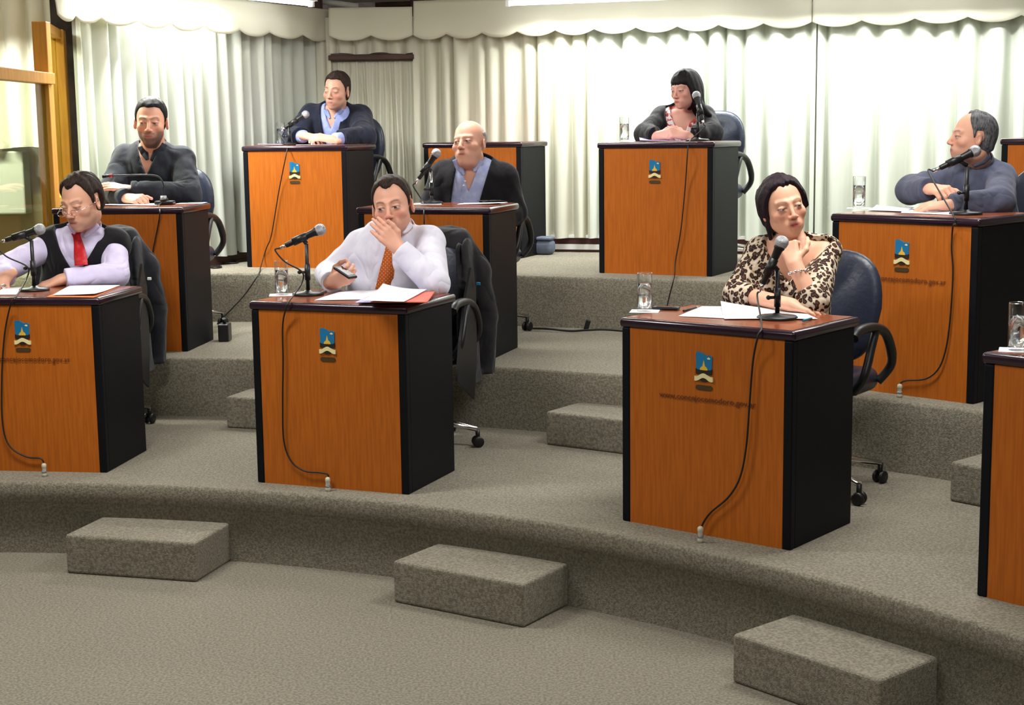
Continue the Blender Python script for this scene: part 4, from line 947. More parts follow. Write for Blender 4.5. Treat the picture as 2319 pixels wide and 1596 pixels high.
def torso_ops(F, J, B, d, arms=True, cuff=(1., 1.), sl=0., k=.03):
    "torso and sleeves at a distance d outside the body; B: body sizes"
    s_, f, up = frame(J); hip, nk = np.array(J['hip']), np.array(J['neck']); sL, sR = np.array(J['sL']), np.array(J['sR'])
    mid = (sL + sR) / 2; ch = mid * .80 + hip * .20 + f * B.get('chestf', .01); be = hip * .62 + mid * .38 + f * B.get('bellyf', .02)
    cw, cd, bw, bd = B['cw'] + d, B['cd'] + d, B['bw'] + d, B['bd'] + d
    F.cone(ch, be, cw, bw, k, front=f, q=cd / cw); F.cone(be, hip, bw, bw * .98, k, front=f, q=bd / bw)
    F.cone(ch + up * .0, mid - up * .045, cw, cw * .86, k, front=f, q=cd / cw * .86)
    for S in (sL, sR):
        F.ell(S, B['ar'] * 1.18 + d, None, k); F.cone(nk - up * .01 - f * .02, S + up * .012 - f * .01, .040 + d, .036 + d, .04)
    if B.get('bust'):
        for sx in (-1, 1): F.ell(ch + f * (cd * .75) + s_ * sx * .075 - up * .05, .062 * B['bust'] + d, None, .035)
    if arms:
        for side, i in (('L', 0), ('R', 1)):
            S, E_, Wr = [np.array(J[n + side]) for n in ('s', 'e', 'w')]; r = B['ar'] + d
            F.cone(S, E_, r * 1.08, r * .92 + sl, .02)
            c = cuff[i]
            if c > 0: F.cone(E_, E_ + (Wr - E_) * c, r * .9 + sl, (.029 + (B['ar'] - .045) * .5 + d + sl * .6) + (1 - c) * .012, .012, flat=1)
def vcut(F, J, av, slope, f0=0., neckr=None, off=0.):
    "open the front of a garment in a V whose tip lies av above the hip-neck line's end (negative: below the neck)"
    s_, f, up = frame(J); nk = np.array(J['neck']); X, Y, Z = F.coords(); x, y, z = X - nk[0], Y - nk[1], Z - nk[2]
    S = x * s_[0] + y * s_[1] + z * s_[2]; Fd = x * f[0] + y * f[1] + z * f[2]; U = x * up[0] + y * up[1] + z * up[2]
    wd = np.maximum(np.abs(S - off * (-U)) - (U - av) * slope, -(Fd - f0)); F.D = np.maximum(F.D, -wd * .8).astype(np.float32)
    return S, Fd, U
def neckcut(F, a, b, r):
    F.cone(a, b, r, r * 1.25, .006, op='sub')
def strip(F, pts, wid, out, name, m, parent, origin, th=.004, lift=.0):
    "ribbon laid on a surface along photograph pixels; wid: widths in metres"
    P = [];
    for px, py in pts:
        h = F.hit(px, py, out)
        if h is not None: P.append(h)
    if len(P) < 2: return None
    for _ in range(2): P = [P[0]] + [(P[i - 1] + P[i] * 2 + P[i + 1]) / 4 for i in range(1, len(P) - 1)] + [P[-1]]
    Q = catmull(P, 5); b = MB(); n = len(Q); L_, R_ = [], []
    for i, p in enumerate(Q):
        t = (Q[min(i + 1, n - 1)] - Q[max(i - 1, 0)]).normalized(); view = Vector((0, 0, HC)) - p; view.normalize(); sd = t.cross(view).normalized(); u = i / (n - 1) * (len(wid) - 1); j = min(int(u), len(wid) - 2); w = (wid[j] * (1 - (u - j)) + wid[j + 1] * (u - j)) / 2
        p = p + view * lift - Vector(origin)
        L_.append(b.b.verts.new(p - sd * w)); R_.append((b.b.verts.new(p + view * .004), b.b.verts.new(p + sd * w)))
    for i in range(n - 1):
        for f in ((L_[i], R_[i][0], R_[i + 1][0], L_[i + 1]), (R_[i][0], R_[i][1], R_[i + 1][1], R_[i + 1][0])): b.b.faces.new(f).smooth = True
    o = b.build(name, m, parent); solidify(o, th, 0); return o
def bounds(J, pad=(.16, .2, .12), zmin=None):
    A = np.array([np.array(J[k]) for k in J if k in ('hip', 'neck', 'sL', 'sR', 'eL', 'eR', 'wL', 'wR')])
    lo, hi = A.min(0) - pad[0], A.max(0) + pad[0]; lo[1] -= .06; hi[1] += .04
    if zmin is not None: lo[2] = zmin
    return lo, hi
TRS = None
def legs(k, J, m, parent, origin, width=.10):
    "trousers and shoes below the desk"
    hip = np.array(J['hip']); z0 = TZ[DESKS[k][3]]
    x, y, a, tr = DESKS[k][:4]; fw = V3(math.sin(a), -math.cos(a), 0); rt = V3(math.cos(a), math.sin(a), 0)
    F = Field(hip + V3(-.75, -.75, -.62), hip + V3(.75, .35, .2), .014)
    F.ell(hip, (.18, .16, .12), None, .02)
    feet = []
    for s in (-1, 1):
        kn = hip + fw * .42 + rt * s * .12 + V3(0, 0, -.02); an = kn + fw * .0 + rt * s * .02; an[2] = z0 + .10
        F.cone(hip + rt * s * .09, kn, .092, .066, .03); F.cone(kn, an, .066, .050, .02, flat=1); feet.append((an, rt * s))
    V, Q = F.mesh(); np_mesh('trousers', V, Q, m, parent, origin=origin)
    for an, _ in feet:
        b = MB(); b.box((-.045, -.19, 0), (.045, .08, .075), .028, 3); o = b.build('shoe', M['plastic'], parent, smooth=True); o.location = Vector((an[0], an[1], z0 + .002)) - Vector(origin); o.rotation_euler = (0, 0, a)
def person(k, S):
    """S: spec with pixel joints; returns everything needed for clothing"""
    J = {n: np.array(fpt(k, *S[n])) for n in ('neck', 'sL', 'sR', 'eL', 'eR', 'wL', 'wR', 'head')}
    z0 = TZ[DESKS[k][3]]; J['hip'] = np.array(fpt(k, {'D2': 888, 'D3': 1778, 'D1': 198, 'E1': 340, 'E2': 1075, 'E3': 2228, 'F1': 765, 'F3': 1556}[k], {'D': 720, 'E': 520, 'F': 370}[k[0]], S.get('hipv', .84))); J['hip'][2] = z0 + .60
    for n in ('eL', 'eR', 'wL', 'wR'):
        if n in S.get('rest', ''):      # rests on the desk top
            J[n][2] = z0 + H + .042 if n[0] == 'e' else z0 + H + .034
    origin = Vector((J['hip'][0], J['hip'][1], z0)); B = S['B']; hd = J['head']; yaw = math.atan2(-hd[0], hd[1]) * 1.0
    yaw = math.atan2(-hd[0], hd[1]); yy, pp, rr = [math.radians(v) for v in S['turn']]; R = rotm(yaw + yy, pp, rr); s = S['hs']; Hd = hd
    P = lambda x, y, z: Hd + R @ (np.array([x, y, z]) * s)
    o = dict(S['face']); o['R'] = R
    lo, hi = bounds(J); lo[2] = z0 + .64; hi = np.maximum(hi, Hd + .17); lo = np.minimum(lo, np.r_[Hd[:2] - .16, 9]); F = Field(lo, hi, S.get('h', .0044))
    torso_ops(F, J, B, S.get('under', -.012), True, (0, 0))
    for sd in 'LR': F.cone(J['e' + sd], J['w' + sd], B['ar'] * .86, .027, .015, front=unit(V3(0, 0, 1)), q=.95)
    nr = S.get('nr', .056) * s; F.cone(P(0, .035, -.065), J['neck'] - frame(J)[1] * .05, nr, nr * 1.12, .015)
    F.cone(P(0, .012, -.085), J['neck'] - frame(J)[1] * .04, nr * .72, nr * .8, .015)
    head_ops(F, P, s, o)
    hands = {}
    for sd, hs in S['hands'].items():
        d = np.array(fpt(k, *hs['to'])) - J['w' + sd] if 'to' in hs else V3(*hs['dir']); hands[sd] = hand_ops(F, J['w' + sd] + unit(d) * hs.get('push', .0), d, hs['back'], sd, hs.get('curl', (.4, .5, .4)), hs.get('sc', 1.), hs.get('thumb'), hs.get('spread', .06), curls=hs.get('curls'))
    V, Q = F.mesh(); col = paint(V, Hd, R, s, o); ob = np_mesh('person', V, Q, SKIN, None, col, origin); ob.location = origin
    tag(ob, S['label'], 'person'); hr = make_hair(o, S['hairm'], ob, Hd, R, s, origin)
    legs(k, J, S['trousers'], ob, origin)
    return ob, J, origin, F, P, s, R
def garment(name, ob, J, B, d, origin, m, h=.0062, cuff=(1, 1), sl=.0, wr=.0018, cuts=(), neck=None, seed=0., arms=True, ring=None, extra=None, wf=1., zmin=None, band=None):
    lo, hi = bounds(J); hi[2] += .06
    if zmin is not None: lo[2] = zmin
    F = Field(lo, hi, h); torso_ops(F, J, B, d, arms, cuff, sl)
    if extra: extra(F)
    if wr: wrinkle(F, wr * .72, wf, seed)
    if band: F.cone(band[0] - (band[1] - band[0]) * .0, band[1] + (band[1] - band[0]) * .5, band[2] * 1.08, band[2], .004, op='sub')
    if neck is not None: neckcut(F, *neck)
    for c in cuts: vcut(F, J, *c)
    V, Q = F.mesh(); q = np_mesh(name, V, Q, m, ob, origin=origin); return q, F
def bandof(J, P, s, nr, t=.5):
    return (np.array(J['neck'] - frame(J)[1] * .05), np.array(P(0, .035, -.065)), nr * s, t)
class Both:
    def __init__(s, a, b): s.a, s.b = a, b
    def hit(s, px, py, out=0.):
        h = [q for q in (s.a.hit(px, py, out), s.b.hit(px, py, out)) if q is not None]
        return min(h, key=lambda q: q.y) if h else None
def flaps(G, F, J, bd, ob, og, m, L_, v=None, t0=-.15, t1=.62):
    "shirt collar: a band around the neck and two turned down points"
    A, B, r, _ = bd; a, b = A + (B - A) * t0, A + (B - A) * t1; K = Field(np.minimum(a, b) - r - .05, np.maximum(a, b) + r + .05, .0040)
    K.cone(a, b, r * 1.14 + .015, r * 1.06 + .011, .002, flat=1); K.cone(a - (b - a), b + (b - a), r * 1.2 + .006, r * .98 + .003, .002, op='sub')
    if v: vcut(K, J, *v)
    V, Q = K.mesh()
    if len(Q): np_mesh('collar', V, Q, m, ob, origin=og)
    for pts, w in L_: strip(Both(Both(G, F), K), pts, w, .004, 'collar_point', m, ob, og, th=.004, lift=.004)
def collar(ob, J, P, s, origin, m, r=.066, hgt=.042, open_=.5, lap=.06, lean=.02, lift=.022, name='collar'):
    "standing collar band open at the front with two folded points"
    s_, f, up = frame(J); nk = J['neck'] - f * .045; top = P(0, .03, -.10); hx = unit(top - nk); ax_ = unit(up * .6 + hx * .4); b = MB(); n = 36
    ss = unit(s_ - ax_ * (s_ @ ax_)); ff = unit(np.cross(ax_, ss)); nk = nk + hx * lift
    if ff @ f < 0: ff = -ff
    o_ = Vector(origin); rows = []
    for i in range(n + 1):
        a = open_ + (2 * PI - 2 * open_) * i / n      # angle from the front
        dirv = ff * math.cos(a) + ss * math.sin(a); e = abs(math.cos(a / 2)) ** 3   # near the front ends
        lo_ = nk + dirv * (r * 1.06) + ax_ * (.004 - .028 * (math.cos(a) * .5 + .5)); hi_ = nk + dirv * (r * .93) + ax_ * (hgt - .030 * (math.cos(a) * .5 + .5)); fo = nk + dirv * (r * 1.12 + .006) + ax_ * (hgt * .82 - .030 * (math.cos(a) * .5 + .5)); 
        dn = nk + dirv * (r * 1.16 + .012 + .012 * e) + ax_ * (-.0 - .030 * (math.cos(a) * .5 + .5) - lap * .9 * e)
        rows.append([b.b.verts.new(Vector(p) - o_) for p in (lo_, hi_, fo, dn)])
    for A_, B_ in zip(rows, rows[1:]):
        for j in range(3): b.b.faces.new((A_[j], B_[j], B_[j + 1], A_[j + 1])).smooth = True
    q = b.build(name, m, ob, recalc=False); solidify(q, .003, 0); return q
def buttons(F, pts, ob, origin, m, out=.004, r=.0055):
    for px, py in pts:
        h = F.hit(px, py, out)
        if h is None: continue
        b = MB(); v = (Vector((0, 0, HC)) - h).normalized(); q = v.to_track_quat('Z', 'Y').to_matrix().to_4x4(); b.lathe([(r, -.001), (r, .0015), (0, .0018)], 12, M4=q); o = b.build('button', m, ob, recalc=False); o.location = h - Vector(origin)
hm = {'brown': hair_mat('brown_hair', (58, 42, 36), (30, 22, 20)), 'black': hair_mat('black_hair', (34, 28, 32), (16, 14, 18)), 'grey': hair_mat('grey_hair', (112, 112, 116), (66, 64, 68)), 'whiteh': hair_mat('white_hair', (196, 188, 190), (150, 140, 142)), 'plum': hair_mat('plum_hair', (44, 28, 36), (22, 14, 20))}
fb = {'white': fabric('white_shirt', (224, 222, 236), (214, 212, 228), bump=.05), 'lilac': fabric('pale_lilac_shirt', (214, 206, 236), (204, 196, 228), bump=.05), 'vest': fabric('black_knit', (16, 15, 18), (24, 22, 26)), 'dark': fabric('charcoal_sweater', (38, 42, 50), (26, 28, 36)),
      'navy': fabric('navy_blazer', (26, 30, 48), (18, 21, 36)), 'blackj': fabric('black_jacket', (20, 18, 24), (14, 13, 17)), 'blue': fabric('light_blue_shirt', (160, 172, 226), (146, 158, 214), bump=.05), 'blue2': fabric('checked_blue_shirt', (180, 190, 226), (164, 174, 218), nscale=200),
      'slate': fabric('slate_blue_shirt', (84, 88, 108), (70, 74, 94), bump=.06), 'card': fabric('black_cardigan', (26, 24, 30), (18, 17, 22)), 'leo': leopard(), 'floral': blotch(), 'tie': dotted(), 'redtie': fabric('red_tie', (196, 24, 34), (176, 18, 28), rough=.5), 'grey': fabric('grey_trousers', (46, 46, 52))}
UP = (0, 0, 1)
# ---- the man with the orange tie, hand over his mouth, phone in the other hand
S = dict(label='person in a white shirt and orange dotted tie, hand over mouth, holding a phone', head=(889, 468, .62), neck=(902, 552, .72), sL=(972, 548, .74), sR=(818, 556, .74), eL=(985, 636, .50), eR=(748, 622, .62), wL=(902, 562, .47), wR=(752, 640, .40), rest='eL', turn=(-12, 2, -8), hs=1.06, nr=.057,
    B=dict(cw=.185, cd=.135, bw=.20, bd=.16, ar=.052), h=.0037, face=dict(skin=(220, 164, 140), hairc=(60, 42, 36), style='mshape', vol=.006, top=.012, eyes=.6, gaze=(-.002, -.001), scalp=.6, fat=.7, wide=1.04, nose=1.15, flush=(206, 110, 96), beard=((150, 110, 96), .25)),
    hands=dict(L=dict(to=(848, 505, .42), back=(.25, -1, .1), curl=(.18, .25, .2), spread=.02, thumb=((.7, .6, .15), (.95, .1, .0), (1., -.1, 0.))), R=dict(to=(800, 618, .36), back=(-.35, -.75, -.5), curl=(.75, .9, .6), sc=1.02, thumb=((.5, .5, -.5), (.9, .1, -.4), (1, -.1, -.2)))), hairm=hm['brown'], trousers=fb['grey'], hipu=.06)
ob, J, og, F, P, s, R = person('D2', S)
g, G = garment('shirt', ob, J, S['B'], .010, og, fb['white'], sl=.010, wr=.0034, cuff=(.97, .97), band=bandof(J, P, s, 0.057), seed=1.)
flaps(G, F, J, bandof(J, P, s, 0.057), ob, og, fb['white'], [([(940, 484), (930, 505), (912, 528)], [.03, .035, .012])], v=None)
strip(G, [(884, 556), (882, 580), (878, 605), (873, 632), (868, 662), (866, 680)], [.035, .05, .062, .07, .078, .08], .006, 'tie', fb['tie'], ob, og)
b = MB(); b.box((-.028, -.05, -.006), (.028, .05, .006), .005, 3); ph = b.build('mobile_phone', M['plastic']); ph.location = fpt('D2', 782, 617, .335)
d_ = (fpt('D2', 800, 630, .33) - fpt('D2', 764, 606, .35)).normalized(); ph.rotation_euler = d_.to_track_quat('Y', 'Z').to_euler(); tag(ph, 'dark mobile phone held in the hand of the man with the orange tie', 'phone')
b = MB(); b.box((-.023, -.036, .0055), (.023, .034, .0066), .001); b.build('screen', M['trim'], ph)
# ---- the woman in leopard print, chin on her fist
S = dict(label='person in a leopard print blouse resting the chin on a fist', head=(1775, 470, .66), neck=(1797, 566, .70), sL=(1868, 572, .74), sR=(1722, 574, .70), eL=(1842, 672, .50), eR=(1672, 672, .58), wL=(1800, 598, .50), wR=(1790, 693, .44), rest='eLeRwR', turn=(18, -2, -12), hs=1.0, nr=.044,
    B=dict(cw=.160, cd=.115, bw=.165, bd=.13, ar=.046, bust=1.), h=.0037, face=dict(skin=(220, 166, 138), hairc=(40, 26, 32), style='short_f', vol=.017, top=.012, mess=.9, nose=.9, eyes=.42, gaze=(.003, -.002), lips=(176, 66, 70), brow=.6, fat=.5, flush=(198, 112, 96)),
    hands=dict(L=dict(to=(1785, 552, .53), back=(-.5, -.8, .1), curl=(1.35, 1.4, .6), sc=.95), R=dict(to=(1840, 700, .46), back=(0, -.3, 1), curl=(.3, .3, .2), sc=.92)), hairm=hm['plum'], trousers=fb['grey'], hipu=.08)
ob, J, og, F, P, s, R = person('D3', S)
g, G = garment('blouse', ob, J, S['B'], .008, og, fb['leo'], h=.0056, sl=.012, wr=.0030, cuff=(.32, .34), cuts=((-.085, 1.05, -.02),), neck=(P(0, .02, -.12), J['neck'] + V3(0, 0, .0), .07), seed=3.)
wl = J['wL']; wd = unit(J['wL'] - J['eL']); br = empty('bracelet_beads', (0, 0, 0)); bpy.data.objects.remove(br)
a1 = unit(np.cross(wd, V3(0, 1, 0))); a2 = np.cross(wd, a1); cc = wl - wd * .035
b = MB(); b.tube(catmull([Vector(cc + a1 * .034 * math.cos(t) + a2 * .033 * math.sin(t) + wd * .01 * math.cos(t) - np.array(og)) for t in np.linspace(0, 2 * PI, 13)[:-1]], 3, True), .0022, 6); brc = b.build('bracelet', M['chrome'], ob)
for t in np.linspace(0, 2 * PI, 12)[:-1]:
    b = MB(); b.ball((0, 0, 0), .0058, 10); q = b.build('bracelet_bead', M['chrome'], brc); q.location = Vector(cc + a1 * .036 * math.cos(t) + a2 * .035 * math.sin(t) + wd * .01 * math.cos(t) - np.array(og))
# ---- the man in the black vest, red tie, reading glasses
S = dict(label='person in a black knitted vest, red tie and glasses looking down at the desk', head=(184, 459, .60), neck=(183, 545, .72), sL=(258, 556, .76), sR=(122, 552, .70), eL=(262, 640, .60), eR=(8, 610, .52), wL=(140, 646, .46), wR=(14, 628, .40), rest='eLwL', turn=(-36, 14, -4), hs=1.06, nr=.053,
    B=dict(cw=.170, cd=.125, bw=.185, bd=.145, ar=.050), h=.0037, face=dict(skin=(218, 164, 138), hairc=(58, 48, 44), style='mshape', vol=.011, top=.014, mess=.8, eyes=.15, scalp=.4, fat=.8, brow=.6, beard=((130, 104, 92), .25)),
    hands=dict(L=dict(to=(85, 652, .42), back=(0, -.3, 1), curl=(.3, .4, .3)), R=dict(to=(-20, 655, .33), back=(.2, -.6, .7), curl=(.7, .7, .4))), hairm=hm['brown'], trousers=fb['grey'], hipu=.04)
ob, J, og, F, P, s, R = person('D1', S)
g, G = garment('shirt', ob, J, S['B'], .008, og, fb['lilac'], sl=.012, wr=.0034, cuff=(.93, .93), band=bandof(J, P, s, 0.053), seed=5.)
flaps(G, F, J, bandof(J, P, s, 0.053), ob, og, fb['lilac'], [([(222, 508), (208, 522), (190, 537)], [.03, .032, .014]), ([(156, 506), (162, 518), (170, 530)], [.02, .02, .01])], v=None)
strip(G, [(172, 527), (174, 536), (177, 548), (180, 560), (182, 580), (184, 600)], [.045, .034, .04, .05, .06, .060], .008, 'tie', fb['redtie'], ob, og)
g, G2 = garment('vest', ob, J, S['B'], .024, og, fb['vest'], arms=False, wr=.002, cuts=((-.125, .62, -.02),), neck=(P(0, .02, -.12), J['neck'] + V3(0, 0, .0), .072), seed=6.)
b = MB()
for sx in (-1, 1):
    b.tube(catmull([Vector(P(sx * .033 + .021 * math.cos(t), -.112, -.016 + .013 * math.sin(t))) - Vector(og) for t in np.linspace(0, 2 * PI, 13)[:-1]], 3, True), .0013, 5)
    b.tube([Vector(P(sx * .054, -.112, -.014)) - Vector(og), Vector(P(sx * .082, -.03, .0)) - Vector(og), Vector(P(sx * .084, .02, .002)) - Vector(og)], .0014, 5)
b.tube([Vector(P(-.012, -.113, -.014)) - Vector(og), Vector(P(.012, -.113, -.014)) - Vector(og)], .0013, 5); b.build('eyeglasses', M['chrome'], ob)
b = MB(); b.tube(catmull([(.0105 * math.cos(t), .0105 * math.sin(t), 0) for t in np.linspace(0, 2 * PI, 10)[:-1]], 3, True), .003, 6); o = b.build('ring', M['chrome'], ob); o.location = fpt('D1', 8, 648, .345) - Vector(og); o.rotation_euler = (.9, .3, 0)
# ---- the bearded man in the dark sweater, arms crossed on the desk
S = dict(label='person with a short beard in a dark sweater, arms crossed on the desk', head=(342, 277, .62), neck=(343, 362, .74), sL=(412, 362, .76), sR=(284, 358, .74), eL=(428, 440, .58), eR=(248, 438, .56), wL=(292, 430, .44), wR=(288, 450, .38), rest='eLeRwR', turn=(-8, 4, 2), hs=1.10, nr=.060,
    B=dict(cw=.185, cd=.13, bw=.19, bd=.145, ar=.056), face=dict(skin=(214, 158, 134), hairc=(34, 26, 26), style='man', vol=.006, top=.010, eyes=.3, gaze=(-.003, -.002), scalp=.8, beard=((62, 44, 40), .85), wide=1.02),
    hands=dict(L=dict(to=(245, 420, .42), back=(0, -.4, 1), curl=(.15, .2, .15), sc=1.05), R=dict(to=(320, 450, .33), back=(.1, -.6, .8), curl=(.9, .9, .5), sc=1.05)), hairm=hm['black'], trousers=fb['grey'], hipu=.02)
ob, J, og, F, P, s, R = person('E1', S)
g, G = garment('sweater', ob, J, S['B'], .012, og, fb['dark'], sl=.012, wr=.003, cuff=(.98, .98), cuts=((-.06, .45, -.02),), band=bandof(J, P, s, 0.060), seed=8.)
flaps(G, F, J, bandof(J, P, s, 0.060), ob, og, fb['dark'], [([(321, 330), (326, 346), (334, 362)], [.05, .045, .015]), ([(370, 324), (358, 346), (342, 364)], [.05, .05, .015])], v=(-.03, .6, -.02))
# ---- the bald man leaning back
S = dict(label='bald person in a black jacket over a light blue open collar shirt, leaning back', head=(1062, 326, .72), neck=(1069, 398, .80), sL=(1138, 406, .84), sR=(1008, 400, .78), eL=(1160, 480, .84), eR=(978, 480, .72), wL=(1120, 500, .66), wR=(1005, 500, .60), rest='', turn=(-26, -9, -5), hs=1.05, nr=.060,
    B=dict(cw=.19, cd=.14, bw=.21, bd=.17, ar=.054), face=dict(skin=(218, 164, 140), hairc=(176, 166, 166), style='bald', vol=.005, top=.004, eyes=.5, gaze=(-.003, 0), scalp=.3, fat=1.1, brow=.35, wide=1.05, nose=1.15, beard=((170, 130, 120), .2)),
    hands=dict(L=dict(dir=(-.6, -.7, -.1), back=(0, 0, 1)), R=dict(dir=(.6, -.7, -.1), back=(0, 0, 1))), hairm=hm['whiteh'], trousers=fb['grey'], hipu=.02, hipv=.92)
ob, J, og, F, P, s, R = person('E2', S)
g, G = garment('shirt', ob, J, S['B'], .008, og, fb['blue2'], sl=.008, wr=.0024, cuff=(.97, .97), cuts=((-.035, .4, -.02),), band=bandof(J, P, s, 0.057), seed=9.)
flaps(G, F, J, bandof(J, P, s, 0.060), ob, og, fb['blue2'], [([(1032, 360), (1038, 378), (1050, 396)], [.04, .045, .012]), ([(1101, 346), (1090, 364), (1072, 388)], [.035, .05, .014])], v=(-.03, .6, -.02))
g, G2 = garment('jacket', ob, J, S['B'], .026, og, fb['blackj'], sl=.010, wr=.003, cuff=(.9, .9), cuts=((-1.2, .072, -.02, None, -.2),), neck=(P(0, .02, -.12), J['neck'] + V3(0, 0, -.01), .088), seed=10.)
buttons(G, [(1053, 410), (1050, 420), (1043, 432)], ob, og, M['white'])
# ---- the man in the grey blue shirt, in profile
S = dict(label='person with receding grey hair in a grey blue shirt, seen in profile', head=(2200, 311, .66), neck=(2215, 396, .76), sL=(2268, 406, .80), sR=(2150, 404, .80), eL=(2262, 470, .48), eR=(2062, 430, .60), wL=(2150, 468, .30), wR=(2108, 428, .42), rest='eLwL', turn=(-72, -4, 2), hs=.94, nr=.051,
    B=dict(cw=.170, cd=.125, bw=.175, bd=.14, ar=.050), face=dict(skin=(226, 170, 144), hairc=(96, 94, 98), style='recede', vol=.010, top=.008, eyes=.5, scalp=.3, mess=.9, fat=.5, nose=1.1, beard=((150, 120, 108), .2)),
    hands=dict(R=dict(to=(2150, 432, .36), back=(-.1, -.7, .8), curl=(.9, .7, .3), sc=1.05), L=dict(to=(2090, 466, .26), back=(0, -.3, 1), curl=(.25, .3, .2)),), hairm=hm['grey'], trousers=fb['grey'], hipu=.02)
ob, J, og, F, P, s, R = person('E3', S)
g, G = garment('shirt', ob, J, S['B'], .011, og, fb['slate'], sl=.013, wr=.0036, cuff=(.96, .96), band=bandof(J, P, s, 0.058), seed=12.)
flaps(G, F, J, bandof(J, P, s, 0.051), ob, og, fb['slate'], [([(2240, 350), (2222, 360), (2204, 376)], [.04, .05, .015])], v=(-.03, .5, -.02))
# ---- the man in the navy blazer, hands clasped
S = dict(label='person in a navy blazer and light blue shirt with clasped hands and lowered eyes', head=(762, 207, .62), neck=(758, 270, .72), sL=(815, 266, .76), sR=(706, 264, .72), eL=(826, 312, .54), eR=(664, 300, .52), wL=(752, 306, .30), wR=(690, 308, .34), rest='eLeRwL', turn=(-27, 4, 4), hs=1.02, nr=.051,
    B=dict(cw=.17, cd=.12, bw=.175, bd=.13, ar=.052), face=dict(skin=(212, 160, 138), hairc=(44, 36, 34), style='man', vol=.006, top=.012, eyes=.1, scalp=.7, beard=((160, 126, 112), .2)),
    hands=dict(L=dict(to=(712, 308, .28), back=(0, -.5, 1), curl=(.35, .5, .3), sc=1.05), R=dict(to=(735, 312, .27), back=(.1, -.4, 1), curl=(.5, .6, .3), sc=1.05)), hairm=hm['brown'], trousers=fb['grey'], hipu=.04)
ob, J, og, F, P, s, R = person('F1', S)
g, G = garment('shirt', ob, J, S['B'], .006, og, fb['blue'], sl=.004, wr=.0016, cuff=(.95, .93), cuts=((-.035, .45, -.02),), band=bandof(J, P, s, 0.051), seed=13.)
flaps(G, F, J, bandof(J, P, s, 0.051), ob, og, fb['blue'], [([(737, 248), (741, 257), (747, 268)], [.026, .03, .012]), ([(776, 246), (769, 256), (757, 268)], [.026, .032, .012])], v=(-.03, .5, -.02))
g, G2 = garment('jacket', ob, J, S['B'], .024, og, fb['navy'], sl=.010, wr=.003, cuff=(.74, .74), cuts=((-.30, .21, -.02),), neck=(P(0, .02, -.12), J['neck'] + V3(0, 0, -.01), .08), seed=14.)
# ---- the woman with the fringe
S = dict(label='person with long dark hair and a fringe in a black cardigan, reading papers', head=(1551, 203, .60), neck=(1549, 264, .72), sL=(1592, 268, .76), sR=(1502, 270, .72), eL=(1612, 306, .60), eR=(1462, 300, .54), wL=(1552, 306, .36), wR=(1490, 304, .36), rest='eLeRwLwR', turn=(-40, 8, -2), hs=.96, nr=.042,
    B=dict(cw=.155, cd=.11, bw=.165, bd=.13, ar=.050, bust=1.), face=dict(skin=(224, 168, 152), hairc=(36, 30, 32), style='long_f', vol=.014, top=.012, nose=.85, eyes=.35, lips=(180, 84, 84), brow=.5, locks=((1, .12, .07, -.18),)),
    hands=dict(L=dict(to=(1520, 300, .34), back=(.2, -.8, .5), curl=(.7, .7, .4), sc=.95), R=dict(to=(1515, 302, .34), back=(-.2, -.8, .5), curl=(.6, .6, .4), sc=.95)), hairm=hm['black'], trousers=fb['grey'], hipu=.06)
ob, J, og, F, P, s, R = person('F3', S)
g, G = garment('blouse', ob, J, S['B'], .006, og, fb['floral'], sl=.004, wr=.002, cuff=(.6, .6), cuts=((-.10, .55, -.02),), neck=(P(0, .02, -.12), J['neck'] + V3(0, 0, .0), .06), seed=15.)
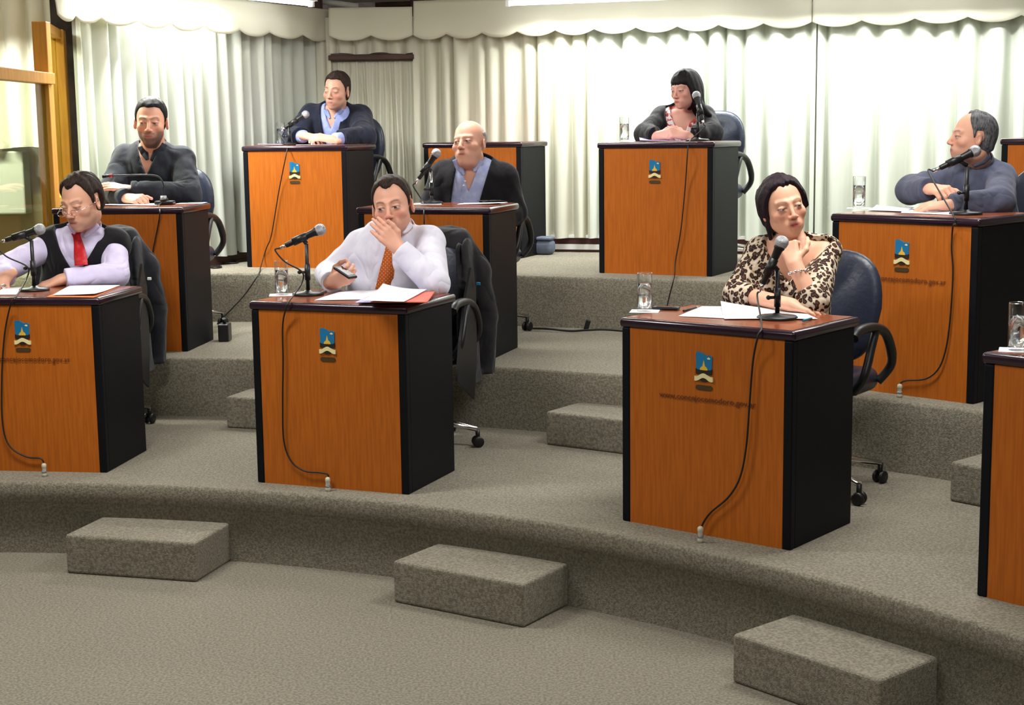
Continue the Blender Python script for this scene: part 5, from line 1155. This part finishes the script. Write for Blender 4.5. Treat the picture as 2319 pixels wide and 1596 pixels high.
g, G2 = garment('cardigan', ob, J, S['B'], .020, og, fb['card'], sl=.008, wr=.003, cuff=(.93, .93), cuts=((-.42, .24, -.02),), neck=(P(0, .02, -.12), J['neck'] + V3(0, 0, -.01), .078), seed=16.)
# ---- jackets hung over two chairs
def hung_jacket(ch, m, lining, lab):
    F = Field((-.42, -.2, .2), (.42, .52, 1.12), .0095); s = F
    s.cone((-.19, .27, .955), (.19, .27, .955), .058, .058, .02); s.cone((-.2, .30, .90), (-.27, .33, .80), .07, .06, .03); s.cone((.2, .30, .90), (.27, .33, .80), .07, .06, .03)
    for x0 in (-.14, 0, .14): s.cone((x0, .31, .93), (x0 * 1.25, .34, .34), .095, .11, .03, front=(0, 1, 0), q=.35, flat=1)
    for sx in (-1, 1):
        s.cone((sx * .265, .31, .82), (sx * .30, .35, .58), .058, .052, .02); s.cone((sx * .30, .35, .58), (sx * .29, .33, .30), .052, .046, .02, flat=1)
        s.cone((sx * .25, .20, .90), (sx * .28, .17, .28), .075, .11, .02, front=(1, 0, 0), q=.22, flat=1); s.cone((sx * .22, .17, .90), (sx * .27, .06, .36), .05, .075, .02, front=(1, 0, 0), q=.25, flat=1)
    wrinkle(F, .0035, .6, 2.)
    V, Q = F.mesh(); o = np_mesh('hung_jacket', V, Q, m); o.location = ch.location; o.rotation_euler = ch.rotation_euler; tag(o, lab, 'jacket')
    P_ = [(-.16, .34), (.10, .21), (.15, .45), (.15, .72), (.08, .84), (-.02, .70), (-.10, .52)]
    b = MB(); b.prism(P_, .325, .337, axis='x'); b.xf(Matrix.Translation((-.03, 0, 0))); q = b.build('lining', lining, o)
    b = MB(); b.box((-.01, -.004, -.007), (.01, .004, .007), .002); q = b.build('lapel_pin', M['blue'] if lab.startswith('grey brown') else M['white'], o); q.location = (.325, .13, .76)
    return o
hung_jacket(CH['D2'], fabric('grey_brown_wool', (40, 38, 40), (28, 27, 30)), mat('black_lining', lin(12, 11, 16), rough=.5), 'grey brown jacket with blue pin over the chair of the orange tie man')
hung_jacket(CH['D1'], fabric('dark_grey_wool', (42, 42, 48), (30, 30, 36)), mat('black_lining', lin(12, 11, 16), rough=.5), 'dark grey jacket with white pin over the chair of the black vest man')
